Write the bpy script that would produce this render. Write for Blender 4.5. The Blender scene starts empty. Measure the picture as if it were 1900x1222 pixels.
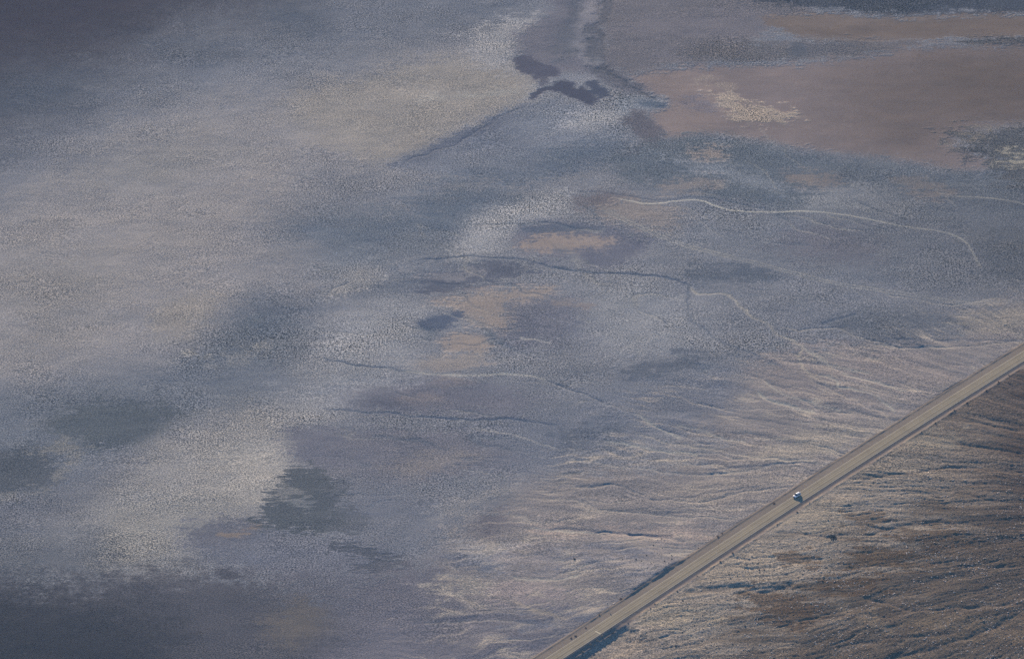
import bpy, bmesh, math, random
import numpy as np
from mathutils import Vector, Matrix

scene = bpy.context.scene
R = math.radians
random.seed(7)

# ------------------------------------------------------------------ camera
CAM_H = 1600.0
PITCH = R(29.9)
LENS = 200.0
cam_d = bpy.data.cameras.new("camera")
cam_d.sensor_width = 36.0
cam_d.lens = LENS
cam_d.clip_start = 1.0
cam_d.clip_end = 60000.0
cam = bpy.data.objects.new("camera", cam_d)
cam.location = (0, 0, CAM_H)
cam.rotation_euler = (math.pi / 2 - PITCH, 0, 0)
scene.collection.objects.link(cam)
scene.camera = cam

# ------------------------------------------------------------------ sky and sun
SUN_EL, SUN_AZ = R(16.5), R(-12.5)          # azimuth from +Y towards +X
world = bpy.data.worlds.new("World")
scene.world = world
world.use_nodes = True
wn = world.node_tree
bg = wn.nodes["Background"]
sky = wn.nodes.new("ShaderNodeTexSky")
sky.sky_type = 'NISHITA'
sky.sun_disc = False
sky.sun_elevation = SUN_EL
sky.sun_rotation = SUN_AZ % (2 * math.pi)
sky.altitude = 100.0
sky.air_density = 1.0
sky.dust_density = 0.2
sky.ozone_density = 6.0
wn.links.new(sky.outputs[0], bg.inputs[0])
bg.inputs[1].default_value = 0.075

sun_d = bpy.data.lights.new("sun", 'SUN')
sun_d.energy = 4.7
sun_d.angle = R(0.5)
sun_d.color = (1.0, 0.80, 0.60)
sun = bpy.data.objects.new("sun", sun_d)
sun_dir = Vector((math.sin(SUN_AZ) * math.cos(SUN_EL), math.cos(SUN_AZ) * math.cos(SUN_EL), math.sin(SUN_EL)))
sun.rotation_euler = sun_dir.to_track_quat('Z', 'Y').to_euler()
scene.collection.objects.link(sun)

vs = scene.view_settings
vs.view_transform = 'Standard'
vs.look = 'None'
vs.exposure = 0.8
vs.gamma = 1.0
vs.use_curve_mapping = False
scene.cycles.use_denoising = False

HAZE_DENSITY = 3.0e-5
HAZE_COLOR = (0.30, 0.60, 1.0)

# colour calibration: linear radiance of a sun- and sky-lit level white sheet, and of the air in front of it
IRR = np.array([0.615, 0.592, 0.655])
AIR = np.array([0.0305, 0.0435, 0.0625])


def lin(c):
    c = np.asarray(c, float) / 255.0
    return np.where(c <= 0.04045, c / 12.92, ((c + 0.055) / 1.055) ** 2.4)


def alb(c):
    """base colour of ground that reads as the given sRGB tone in this daylight"""
    return np.clip((lin(c) - AIR) / IRR, 0.01, 0.9)


MID = np.array([115.0, 118.0, 127.5])


def muted(c, k=0.74):
    c = MID + k * (np.asarray(c, float) - MID)
    g = c.mean()
    return g + 0.97 * (c - g) + np.array([.8, .2, -.4])


# ------------------------------------------------------------------ helpers
F_PX = LENS / 36.0 * 1900.0


def P(px, py, z=0.0):
    x = (px - 950.0) / F_PX
    y = -(py - 611.0) / F_PX
    dy = math.cos(PITCH) + y * math.sin(PITCH)
    dz = -math.sin(PITCH) + y * math.cos(PITCH)
    t = (CAM_H - z) / -dz
    return np.array([x * t, dy * t])


def tag(o, label=None, cat=None, group=None, kind=None):
    for k, v in (("label", label), ("category", cat), ("group", group), ("kind", kind)):
        if v:
            o[k] = v
    return o


def link(name, me, mat=None, parent=None, loc=None):
    o = bpy.data.objects.new(name, me)
    scene.collection.objects.link(o)
    if mat:
        me.materials.append(mat)
    if parent:
        o.parent = parent
    if loc is not None:
        o.location = loc
    return o


def bm_obj(name, bm, mat=None, parent=None, smooth=False):
    me = bpy.data.meshes.new(name)
    bm.normal_update()
    bm.to_mesh(me)
    bm.free()
    if smooth:
        me.polygons.foreach_set("use_smooth", [True] * len(me.polygons))
    return link(name, me, mat, parent)


def empty(name, loc, rz=0):
    o = bpy.data.objects.new(name, None)
    o.location = loc
    o.rotation_euler = (0, 0, rz)
    o.empty_display_size = 0.5
    scene.collection.objects.link(o)
    return o


# --- numpy gradient noise
_rng = np.random.default_rng(11)
_ang = _rng.random((256, 256)).astype(np.float32) * 2 * np.pi
_GX, _GY = np.cos(_ang), np.sin(_ang)


def perlin(x, y, seed=0):
    x = np.asarray(x, np.float32) + 17.31 * seed + 1000.0
    y = np.asarray(y, np.float32) + 9.73 * seed + 1000.0
    xi = np.floor(x).astype(np.int32)
    yi = np.floor(y).astype(np.int32)
    fx = x - xi
    fy = y - yi
    u = fx * fx * fx * (fx * (fx * 6 - 15) + 10)
    v = fy * fy * fy * (fy * (fy * 6 - 15) + 10)

    def g(a, b, dx, dy):
        ia = (xi + a + 31 * seed) & 255
        ib = (yi + b) & 255
        return _GX[ia, ib] * dx + _GY[ia, ib] * dy
    n00 = g(0, 0, fx, fy)
    n10 = g(1, 0, fx - 1, fy)
    n01 = g(0, 1, fx, fy - 1)
    n11 = g(1, 1, fx - 1, fy - 1)
    a = n00 + u * (n10 - n00)
    b = n01 + u * (n11 - n01)
    return 1.4 * (a + v * (b - a))


def fbm(x, y, oct=4, seed=0, gain=0.5):
    s = 0
    a = 1.0
    f = 1.0
    for k in range(oct):
        s = s + a * perlin(x * f, y * f, seed + k)
        a *= gain
        f *= 2.03
    return s


def sstep(a, b, x):
    t = np.clip((x - a) / (b - a), 0, 1)
    return t * t * (3 - 2 * t)


def catmull(pts, closed=False, n=8):
    pts = [np.asarray(p, float) for p in pts]
    m = len(pts)
    out = []
    rng_ = range(m) if closed else range(m - 1)
    for i in rng_:
        p0 = pts[(i - 1) % m] if closed or i > 0 else pts[i] * 2 - pts[i + 1]
        p1 = pts[i]
        p2 = pts[(i + 1) % m]
        p3 = pts[(i + 2) % m] if closed or i + 2 < m else p2 * 2 - p1
        for k in range(n):
            t = k / n
            out.append(0.5 * (2 * p1 + (p2 - p0) * t + (2 * p0 - 5 * p1 + 4 * p2 - p3) * t * t + (3 * p1 - p0 - 3 * p2 + p3) * t ** 3))
    if not closed:
        out.append(pts[-1])
    return np.array(out)


# ------------------------------------------------------------------ the road's line in plan
road_ctrl = [P(330, 1670), P(1030, 1222), P(1486.5, 923), P(1901, 661), P(2300, 420)]
ROAD = catmull(road_ctrl, n=60)
_seg = np.diff(ROAD, axis=0)
_sl = np.hypot(_seg[:, 0], _seg[:, 1])
ROAD_S = np.concatenate([[0], np.cumsum(_sl)])
# straight reference frame for quick distance queries
RC0 = P(1486.5, 923)
RT = (P(1901, 661) - P(1030, 1222))
RT = RT / np.hypot(*RT)
RN = np.array([-RT[1], RT[0]])               # left of travel up the picture = far side
_rs = (ROAD - RC0) @ RT
_rd = (ROAD - RC0) @ RN


def road_coords(x, y):
    """along (m from the car) and signed distance (+ = far side) from the centre line"""
    s = (x - RC0[0]) * RT[0] + (y - RC0[1]) * RT[1]
    d = (x - RC0[0]) * RN[0] + (y - RC0[1]) * RN[1]
    return s, d - np.interp(s, _rs, _rd)


def road_point(s, d=0.0):
    d0 = np.interp(s, _rs, _rd)
    return RC0 + RT * s + RN * (d0 + d)


ROAD_Z = 0.75
HALF = 3.6


# ------------------------------------------------------------------ ground: one sheet
DX, DY = 0.55, 0.70
xd = np.arange(-350, 350 + 1e-6, DX)
yd = np.arange(2330, 3725 + 1e-6, DY)


def grow(start, end, first):
    out = [start]
    st = first
    while out[-1] < end:
        st *= 1.32
        out.append(out[-1] + st)
    return np.array(out[1:])


xo = grow(0, 16000, DX)
yo = grow(0, 16000, DY)
xs = np.concatenate([xd[0] - xo[::-1], xd, xd[-1] + xo])
ys = np.concatenate([yd[0] - yo[::-1], yd, yd[-1] + yo])
NX, NY = len(xs), len(ys)
X, Y = np.meshgrid(xs.astype(np.float32), ys.astype(np.float32))
S, D = road_coords(X, Y)
S = S.astype(np.float32)
D = D.astype(np.float32)

# shared wobble that makes every outline on the flat irregular
WX = 26 * fbm(X / 95, Y / 95, 2, 1) + 7 * fbm(X / 22, Y / 22, 2, 3)
WY = 26 * fbm(X / 95, Y / 95, 2, 5) + 7 * fbm(X / 22, Y / 22, 2, 7)
EDGE = fbm(X / 9, Y / 9, 4, 12, 0.62)
STREAK = fbm(X / 26, Y / 4.0, 4, 19, 0.6)     # wind- and water-combed edges run across the view
COMB = fbm(X / 8, Y / 1.9, 2, 23, .55)       # feathered tongues of mud
FINE = fbm(X / 2.6, Y / 2.6, 2, 26, 0.6)

COL = np.empty((NY, NX, 3), np.float32)
COL[:] = alb((121, 125, 138))
CRUST = np.full((NY, NX), 0.75, np.float32)   # strength of salt flecks, with relief sun and shade painted in
ROUGH = np.full((NY, NX), 0.75, np.float32)   # relief of the crust


def window(poly, pad):
    x0, y0 = poly.min(0) - pad
    x1, y1 = poly.max(0) + pad
    i0, i1 = np.searchsorted(xs, [x0, x1])
    j0, j1 = np.searchsorted(ys, [y0, y1])
    return slice(j0, j1), slice(i0, i1)


def inside_dist(poly, x, y):
    n = len(poly)
    best = np.full(x.shape, 1e9, np.float32)
    ins = np.zeros(x.shape, bool)
    for i in range(n):
        ax, ay = poly[i]
        bx, by = poly[(i + 1) % n]
        ex, ey = bx - ax, by - ay
        L = ex * ex + ey * ey + 1e-9
        t = np.clip(((x - ax) * ex + (y - ay) * ey) / L, 0, 1)
        best = np.minimum(best, (x - ax - t * ex) ** 2 + (y - ay - t * ey) ** 2)
        c = ((ay <= y) & (by > y)) | ((by <= y) & (ay > y))
        if abs(ey) > 1e-9:
            ins ^= c & (x < ax + (y - ay) / ey * ex)
    d = np.sqrt(best)
    return np.where(ins, d, -d)


def zone_mask(poly_px, soft, warp=0.5, edge=1.0, streak=0.0, smooth=True, comb=0.0):
    poly = np.array([P(*p) for p in poly_px])
    if smooth:
        poly = catmull(poly, True, 3)
    sl = window(poly, soft * 1.5 + 30 * warp + 8 * edge + 20 * streak)
    x = X[sl] + WX[sl] * warp
    y = Y[sl] + WY[sl] * warp * 0.7
    d = inside_dist(poly, x, y)
    d = d + EDGE[sl] * 4 * edge + STREAK[sl] * 10 * streak + (COMB[sl] * 14 * comb if comb else 0)
    m = sstep(-soft, soft, d)
    # outlines dissolve into flecks rather than fading smoothly
    q = min(1.0, 14.0 / soft)
    m = m + 0.5 * q * FINE[sl] * 4 * m * (1 - m)
    m = (1 - .35 * q) * np.clip(m, 0, 1) + .35 * q * sstep(.22, .78, m)
    return sl, m


def zone(poly_px, rgb, soft=20, warp=0.5, edge=1.0, streak=0.0, k=1.0, crust=None, rough=None, smooth=True, mk=None, comb=0.0):
    sl, m = zone_mask(poly_px, soft, warp, edge, streak, smooth, comb)
    m = (m * k).astype(np.float32)
    if rgb is not None:
        lum = sum(rgb) / 3
        kk = mk if mk else (1.0 if lum < 92 else 0.86)
        COL[sl] += (alb(muted(rgb, kk)).astype(np.float32) - COL[sl]) * m[..., None]
        if soft <= 12:                                   # salt rim left where a damp patch dried back
            rim = 4 * m * (k - m) / (k * k) * sstep(-.2, .7, EDGE[sl]) * (0.5 + FINE[sl])
            COL[sl] *= 1 + 0.16 * np.clip(rim, 0, 1)[..., None]
    if crust is not None:
        CRUST[sl] += (crust - CRUST[sl]) * m
    if rough is not None:
        ROUGH[sl] += (rough - ROUGH[sl]) * m


def ell(cx, cy, rx, ry, rot=0, n=10):
    c, s = math.cos(R(rot)), math.sin(R(rot))
    return [(cx + rx * math.cos(a) * c - ry * math.sin(a) * s, cy + rx * math.cos(a) * s + ry * math.sin(a) * c)
            for a in [2 * math.pi * i / n for i in range(n)]]


# ---- broad salt pan tones (outlines given where they lie on the flat)
# broad pale lilac washes under everything that follows
zone([(880, 60), (1000, 120), (1150, 230), (1080, 360), (960, 450), (820, 560), (700, 680), (560, 820), (540, 960), (330, 1080), (100, 1080), (200, 900), (420, 740), (560, 560), (640, 400), (740, 300)], (140, 141, 151), 50, .6, 1.5, .5, .5)
zone([(580, 480), (760, 440), (1000, 420), (1320, 480), (1340, 640), (1100, 700), (820, 690), (620, 640)], (136, 139, 151), 50, .6, 1.5, .5, .5)
# dark moist mud of the upper left, deepened with painted lens vignette
zone([(-200, -200), (700, -200), (560, 20), (330, 70), (170, 150), (60, 240), (-200, 300)], (85, 90, 105), 75, .6, 2, .6, 1, .5, .5)
zone([(-200, -200), (430, -200), (330, 20), (200, 80), (60, 120), (-200, 200)], (72, 75, 90), 65, .6, 2, .6, 1, .3, .35)
zone(ell(560, 40, 75, 24, 15), (88, 97, 115), 14, .3, 1, .5, .8, .6)
zone(ell(360, 95, 110, 22, 8), (92, 100, 117), 16, .3, 1, .8, .6, .7)
zone(ell(60, 180, 120, 40, -10), (80, 90, 108), 30, .4, 1, .8, .7, .6)
zone([(600, -200), (1000, -200), (980, 40), (940, 70), (800, 80), (620, 60)], (112, 118, 134), 30, .4, 1, .4, .8, .8)
# warm bright salt band from left edge to top centre, backlit sheen painted in
zone([(-200, 470), (60, 370), (250, 250), (430, 190), (620, 150), (880, 95), (960, 130), (985, 185), (860, 250), (740, 300), (600, 320),
      (540, 420), (520, 520), (380, 620), (200, 680), (-200, 720)], (148, 146, 153), 46, .8, 2, .6, 1, .55, .8)
zone([(560, 170), (720, 130), (900, 110), (985, 150), (990, 188), (860, 245), (745, 300), (640, 260), (560, 220)], (149, 145, 146), 22, .4, 1.5, .5, 1, .55, .75)
zone(ell(240, 450, 240, 70, -20), (148, 145, 150), 40, .8, 2, .8, .7, .55)
zone(ell(90, 560, 120, 90, -20), (138, 137, 142), 40, .8, 2, .5, .6, .8)
zone(ell(300, 300, 150, 40, -15), (136, 136, 142), 30, .8, 2, .9, .7)
zone(ell(350, 590, 70, 30, -30), (156, 150, 148), 14, .5, 1, .4, .7, .6)
zone([(885, 60), (960, 25), (1000, 40), (960, 90), (945, 130), (900, 130), (880, 100)], (158, 158, 166), 12, .3, 2, .6, .9, .8)
zone([(800, 178), (900, 172), (985, 160), (985, 172), (880, 182), (810, 184)], (164, 161, 160), 5, .2, 1.5, .6, .6, .6)
# bluish salt under the sharp edge
zone([(740, 306), (810, 268), (900, 225), (1000, 188), (1100, 200), (1160, 260), (1120, 300), (980, 330), (800, 320)], (116, 123, 141), 8, .15, 1, .3, 1, .8, .8)
zone([(735, 307), (812, 270), (905, 227), (990, 196), (930, 235), (850, 270), (800, 300)], (98, 106, 126), 6, .1, 1, .3, .9, .5, .5, False)
zone(ell(1060, 240, 110, 50, 10), (132, 138, 154), 20, .3, 1, .3, .8, .9)
zone(ell(1120, 215, 80, 22, -15), (156, 158, 168), 10, .3, 1, .3, .8, .9)
zone(ell(1010, 300, 180, 26, -8), (98, 110, 130), 16, .4, 1, .6, .9, .8)
zone(ell(880, 300, 130, 20, 0), (130, 134, 148), 14, .4, 1, .6, .5, .8)
# top centre wash
zone([(960, 60), (1010, 10), (1060, -200), (1250, -200), (1130, 0), (1110, 60), (1110, 140), (1050, 140), (980, 115)], (112, 113, 128), 10, .3, 1.2, .3, 1, .4, .4)
zone([(1040, 70), (1080, -200), (1120, -200), (1085, 60), (1070, 100), (1030, 110)], (95, 102, 118), 9, .3, 1.5, .2, .8, .5, .5)
zone([(1085, -200), (1130, -200), (1120, 20), (1100, 60), (1075, 60)], (126, 126, 140), 8, .2, 1, .2, .7)
# right-hand terraces at the top
zone([(1110, 20), (1200, -200), (1650, -200), (1500, 20), (1440, 40), (1350, 110), (1250, 125), (1180, 140), (1115, 110)], (111, 111, 123), 10, .3, 1, .5, 1, .55, .6)
zone([(1250, -200), (2200, -200), (2200, 30), (1880, 24), (1720, 26), (1600, 24), (1480, 10), (1380, -20)], (80, 88, 104), 9, .3, 2, .5, 1, .9, 1)
zone([(1130, 60), (1330, 20), (1480, 30), (1420, 60), (1300, 70)], (114, 113, 125), 12, .3, 1, .6, .8, .3, .3)
zone([(1420, 35), (1520, 25), (1660, 32), (1900, 26), (2200, 30), (2200, 72), (1900, 72), (1760, 72), (1600, 84), (1480, 70)], (110, 102, 104), 8, .2, .8, .4, 1, .12, .15)
zone([(1440, 28), (1560, 36), (1640, 28), (1700, 30), (1560, 50), (1480, 52)], (118, 110, 112), 8, .2, .8, .3, .6, .12, .15)
zone([(1320, 80), (1500, 76), (1700, 78), (1640, 105), (1420, 112), (1280, 112)], (104, 105, 116), 7, .2, 1, .7, .9, .85, .9)
zone(ell(1476, 94, 17, 13), (86, 94, 110), 4, .1, .6, .1, .8, .3, .3)
zone([(1780, 76), (1900, 70), (2200, 70), (2200, 90), (1860, 86)], (78, 88, 102), 5, .1, 1, .5, .9, .9, .9)
# brown playa, upper right
PLAYA = [(1175, 150), (1260, 128), (1380, 122), (1560, 112), (1680, 94), (1900, 86), (2200, 90), (2200, 215), (1900, 222), (1800, 238), (1770, 268),
         (1850, 300), (1820, 318), (1740, 312), (1640, 292), (1500, 276), (1340, 252), (1235, 262), (1205, 225), (1240, 195)]
zone(PLAYA, (124, 116, 122), 8, .15, 1, .3, 1, .12, .14)
zone([(1560, 130), (1700, 110), (1900, 95), (2200, 95), (2200, 220), (1900, 225), (1780, 240), (1700, 290), (1600, 270), (1540, 200)], (106, 99, 103), 40, .4, 1, .4, .9, .15, .18)
zone([(1750, 110), (1900, 95), (2200, 95), (2200, 220), (1850, 220), (1760, 170)], (92, 88, 92), 50, .4, 1, .4, .5, .15, .18)
zone([(1190, 148), (1330, 140), (1320, 165), (1360, 220), (1330, 245), (1230, 255), (1205, 220), (1260, 195)], (136, 125, 128), 14, .3, 1, .4, .8, .2, .2)
zone([(1325, 175), (1365, 178), (1400, 195), (1450, 205), (1478, 216), (1440, 228), (1380, 225), (1345, 205)], (164, 152, 146), 6, .2, 2, .6, .95, .9, .6)
zone([(1300, 145), (1340, 155), (1370, 170), (1330, 165)], (150, 140, 138), 6, .2, 2, .6, .6, .8)
zone([(1262, 180), (1310, 188), (1340, 215), (1300, 210)], (112, 112, 128), 6, .2, 1.5, .5, .7, .8)
# dark islands by the top centre
zone([(1030, 140), (1060, 132), (1100, 138), (1135, 158), (1170, 185), (1150, 205), (1110, 205), (1080, 196), (1020, 178), (985, 190), (985, 165)], (134, 138, 152), 7, .08, .6, .2, .85, 1.0, .9)
zone([(1110, 128), (1170, 148), (1235, 188), (1200, 196), (1150, 172), (1112, 148)], (100, 104, 120), 8, .1, .7, .3, .75, .6)
zone([(1150, 180), (1240, 180), (1225, 200), (1160, 215)], (130, 138, 154), 6, .1, .6, .3, .7, 1.0)
zone(ell(1212, 194, 26, 5, 8), (86, 100, 122), 4, .1, .5, .3, .9, .5)
zone([(950, 112), (972, 102), (1010, 118), (1040, 132), (1030, 142), (1008, 145), (992, 150), (985, 140), (962, 132)], (90, 94, 112), 3.5, .04, .5, .1, 1, .3, .3, True, 1.0)
zone([(1000, 150), (1012, 142), (1020, 150), (1004, 160)], (92, 96, 114), 3, .04, .4, .1, .9, .3, .3)
zone([(988, 186), (990, 170), (1000, 166), (1022, 158), (1032, 150), (1052, 147), (1064, 155), (1068, 163), (1082, 162), (1096, 168), (1108, 186), (1096, 196), (1078, 190), (1052, 178), (1022, 170), (1002, 176)], (82, 88, 107), 2.5, .03, .35, .1, 1, .25, .25, True, 1.0)
zone([(1088, 154), (1096, 149), (1108, 152), (1122, 164), (1138, 180), (1116, 182), (1098, 172)], (82, 90, 110), 2.5, .03, .35, .1, 1, .25, .25, True, 1.0)
zone([(1075, 70), (1088, 40), (1100, 60), (1104, 110), (1110, 135), (1092, 125), (1085, 95)], (94, 100, 116), 5, .1, 1, .2, .8, .6)
zone([(1095, 120), (1125, 118), (1160, 140), (1190, 162), (1150, 160), (1115, 142)], (96, 100, 116), 5, .1, 1.2, .3, .8, .7, .8)
zone([(1155, 225), (1175, 205), (1205, 215), (1235, 255), (1225, 300), (1185, 322), (1150, 325), (1160, 290), (1195, 265), (1172, 245)], (100, 101, 115), 5, .08, .9, .3, .95, .5, .5)
zone([(1175, 300), (1215, 295), (1205, 315), (1170, 320)], (122, 116, 120), 4, .08, 1, .5, .7, .5)

# blue-grey salt, right centre
zone([(1130, 300), (1240, 265), (1340, 258), (1500, 280), (1640, 298), (1760, 318), (1900, 300), (2200, 300), (2200, 420), (1800, 410), (1600, 400), (1300, 370), (1180, 345)], (100, 110, 126), 14, .3, 1.4, .5, 1, .7, .7)
zone([(1760, 240), (1900, 235), (2200, 235), (2200, 370), (1880, 345), (1840, 300), (1770, 272)], (84, 90, 102), 10, .2, 2.4, .9, .9, .9, .85)
zone([(1240, 300), (1330, 306), (1420, 325), (1450, 350), (1400, 352), (1300, 325)], (132, 139, 154), 12, .3, 1, .5, .8, .7)
zone([(1510, 350), (1600, 345), (1690, 365), (1740, 400), (1700, 410), (1600, 395), (1500, 385)], (146, 149, 159), 12, .3, 1, .5, .9, .75)
zone(ell(1800, 400, 120, 36, 10), (110, 118, 134), 20, .3, 1, .6, .7, .7)
for (cx, cy, rx, ry, rot, c, k) in [(1312, 287, 30, 9, -5, (152, 140, 138), .85), (1512, 331, 52, 12, 8, (132, 124, 126), .9), (1280, 345, 55, 11, -8, (142, 134, 136), .7),
                                    (1720, 345, 60, 12, 10, (128, 121, 122), .8), (1525, 425, 22, 6, -5, (140, 131, 130), .7), (1730, 362, 38, 8, 5, (126, 116, 116), .8),
                                    (1885, 285, 30, 5, 10, (164, 158, 150), .9), (1890, 302, 34, 4, 5, (168, 162, 152), .9), (1800, 250, 40, 6, -25, (140, 132, 128), .6)]:
    zone(ell(cx, cy, rx, ry, rot), c, 9, .15, 1.4, .6, k * .9, .4, .4)
zone([(1240, 395), (1420, 395), (1640, 420), (1760, 440), (1810, 500), (1700, 520), (1500, 500), (1300, 465)], (120, 126, 141), 22, .4, 1.2, .6, .9, .75)
zone([(1480, 420), (1600, 430), (1620, 470), (1540, 480), (1450, 460)], (106, 108, 124), 18, .3, 1.4, .6, .8, .5)
zone([(1830, 430), (1950, 420), (2200, 430), (2200, 530), (1880, 520), (1830, 500)], (90, 98, 112), 16, .3, 1.2, .6, .9, .7)
# teal-dark damp patches, centre
zone([(560, 420), (620, 395), (760, 385), (860, 380), (940, 395), (880, 440), (760, 470), (640, 490), (580, 465)], (99, 111, 130), 26, .5, 1.5, .9, .85, .9)
zone([(640, 445), (720, 425), (820, 440), (860, 465), (740, 480), (660, 475)], (112, 119, 134), 16, .5, 1.2, .7, .7, .6)
zone([(770, 365), (860, 345), (970, 355), (1010, 375), (960, 395), (850, 405), (780, 395)], (98, 110, 130), 20, .4, 1.5, .9, .8, .9)
zone([(440, 570), (480, 535), (560, 550), (640, 520), (760, 490), (860, 480), (800, 530), (640, 560), (560, 590), (460, 620)], (100, 110, 129), 20, .4, 1.4, .8, .7, .85)
zone([(330, 660), (400, 610), (470, 580), (540, 590), (560, 640), (480, 680), (380, 690), (330, 690)], (99, 110, 128), 26, .5, 1.8, .9, .8, .9)
for (cx, cy, rx, ry, rot) in [(385, 675, 14, 7, 40), (440, 665, 26, 8, 10), (470, 645, 20, 7, 0), (375, 720, 44, 8, 18), (345, 652, 12, 5, 30)]:
    zone(ell(cx, cy, rx, ry, rot), (158, 156, 158), 5, .1, 1.6, .5, .85, .8)
# salt brightening, centre
zone([(880, 405), (960, 375), (1040, 350), (1040, 380), (960, 440), (920, 470), (840, 480)], (162, 163, 172), 14, .3, 1, .4, .9, .95)
zone([(620, 600), (720, 560), (790, 600), (770, 650), (680, 670), (610, 650)], (152, 154, 164), 22, .4, 1, .5, .85, .9)
zone(ell(640, 520, 50, 20, -25), (156, 154, 158), 10, .3, 1, .4, .8, .7)
zone([(1090, 560), (1200, 520), (1280, 560), (1280, 640), (1180, 660), (1100, 630)], (144, 147, 158), 24, .4, 1, .5, .9, .8)
zone([(940, 600), (1000, 560), (1090, 560), (1100, 640), (1050, 660), (950, 640)], (118, 123, 140), 18, .4, 1, .5, .7, .6)
zone([(580, 480), (680, 470), (660, 510), (600, 520)], (134, 139, 152), 10, .3, 1, .5, .5, .9)
# purple-brown rings and the tan pans inside them
zone([(960, 435), (1000, 415), (1120, 418), (1200, 440), (1190, 470), (1120, 498), (1050, 480), (980, 468)], (104, 109, 128), 10, .2, 1.2, .4, .95, .35, .4)
zone([(975, 425), (1040, 418), (1120, 425), (1080, 434), (1000, 436)], (82, 96, 118), 6, .1, 1, .4, .7, .3)
zone([(972, 452), (1020, 438), (1080, 438), (1140, 446), (1110, 458), (1040, 464), (990, 462)], (150, 138, 136), 10, .1, 1, .5, .9, .2, .2)
zone([(1045, 365), (1110, 358), (1160, 370), (1120, 392), (1060, 385)], (108, 106, 118), 8, .2, 1.4, .5, .85, .4)
zone([(1100, 388), (1160, 372), (1230, 385), (1265, 400), (1240, 425), (1180, 418), (1120, 408)], (141, 134, 136), 15, .15, 1, .5, .85, .3, .3)
zone([(765, 525), (800, 505), (900, 490), (990, 490), (980, 510), (900, 530), (840, 545), (780, 545)], (92, 99, 118), 8, .2, 1.4, .5, .95, .35, .4)
zone([(780, 512), (860, 500), (900, 502), (870, 515), (800, 520)], (138, 138, 148), 4, .1, 1.6, .6, .6, .8)
zone([(900, 560), (1000, 540), (1090, 560), (1060, 620), (960, 640), (920, 610)], (108, 112, 130), 18, .3, 1, .5, .8, .4)
zone([(800, 556), (870, 545), (960, 535), (1028, 528), (1020, 545), (950, 556), (935, 585), (942, 608), (890, 602), (850, 590), (830, 568)], (148, 138, 137), 10, .15, 1, .5, .9, .25, .25)
zone([(1030, 558), (1060, 556), (1100, 566), (1060, 570)], (140, 132, 134), 5, .1, 1, .4, .6, .2)
zone([(772, 596), (800, 584), (850, 582), (846, 598), (815, 614), (785, 610)], (84, 96, 120), 6, .12, 1, .5, .95, .3)
zone([(820, 638), (845, 620), (900, 622), (915, 640), (880, 652), (830, 650)], (150, 139, 137), 7, .1, 1, .4, .9, .2, .2)
zone([(765, 682), (800, 662), (870, 656), (905, 660), (890, 680), (820, 690)], (147, 140, 141), 8, .1, 1, .5, .8, .3)
zone([(800, 708), (850, 700), (885, 708), (860, 722), (815, 722)], (140, 132, 134), 5, .1, 1, .4, .8, .2)
zone([(645, 720), (760, 700), (900, 715), (1000, 740), (960, 775), (820, 765), (700, 760)], (108, 111, 128), 18, .3, 1.2, .6, .95, .4, .4)
zone(ell(715, 745, 55, 14, 5), (90, 96, 115), 10, .2, 1.2, .6, .8, .3)
zone(ell(780, 738, 40, 10), (132, 126, 132), 8, .2, 1.2, .5, .5, .3)
zone([(600, 690), (700, 690), (770, 700), (760, 712), (660, 715), (610, 710)], (144, 148, 162), 10, .2, 1, .4, .7, .8)
# lower left: damp patches, bright drifts and the darkened corner
zone([(-200, 740), (60, 700), (330, 670), (560, 650), (560, 750), (420, 780), (200, 860), (-200, 940)], (110, 118, 134), 30, .5, 1.4, .6, .9, .8)
zone([(80, 790), (130, 755), (210, 742), (300, 752), (345, 770), (310, 790), (300, 820), (220, 838), (140, 828)], (91, 100, 113), 13, .25, 1.8, .7, .95, .5, .5, True, .95)
zone([(-200, 850), (60, 830), (110, 860), (90, 905), (-200, 930)], (88, 96, 110), 12, .25, 1.8, .6, .95, .5, .5, True, .95)
zone([(-200, 925), (40, 910), (90, 900), (130, 862), (150, 830), (110, 820), (60, 842), (140, 845), (100, 895), (60, 920), (-200, 945)], (130, 131, 136), 6, .15, 2, .4, .7, .8)
zone([(-200, 950), (100, 915), (260, 850), (330, 850), (280, 900), (200, 960), (60, 1010), (-200, 1020)], (104, 110, 126), 24, .4, 1.4, .5, .9, .7)
zone([(330, 830), (470, 770), (560, 770), (530, 800), (530, 850), (520, 910), (480, 940), (400, 960), (330, 900)], (150, 148, 152), 24, .4, 1.4, .4, 1, .8, .8)
zone([(60, 1000), (220, 900), (400, 800), (560, 750), (560, 800), (530, 930), (440, 990), (350, 1062), (160, 1075), (60, 1060)], (150, 149, 154), 34, .4, 1.6, .5, .7, .65)
zone([(555, 690), (640, 650), (760, 650), (780, 690), (690, 715), (640, 740), (600, 790), (550, 790)], (148, 150, 160), 22, .3, 1.4, .5, .75, .9)
zone([(390, 850), (450, 820), (520, 820), (520, 890), (480, 930), (420, 920)], (168, 164, 164), 20, .3, 1.2, .3, .85, .6, .6)
zone([(200, 960), (330, 930), (420, 940), (400, 1000), (330, 1050), (230, 1060), (140, 1050)], (148, 147, 150), 30, .4, 1.8, .4, .95, .8, 1)
zone([(-200, 1010), (80, 1000), (180, 990), (200, 1060), (120, 1090), (-200, 1090)], (104, 110, 124), 20, .4, 2, .5, .9, .8, 1)
zone([(520, 800), (600, 790), (740, 800), (900, 810), (1000, 860), (860, 880), (720, 900), (600, 880), (530, 850)], (112, 115, 131), 14, .3, 1.2, .5, 1, .55, .55)
zone([(690, 870), (760, 850), (880, 840), (820, 870), (740, 890)], (138, 133, 136), 14, .3, 1.2, .5, .6, .5)
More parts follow.
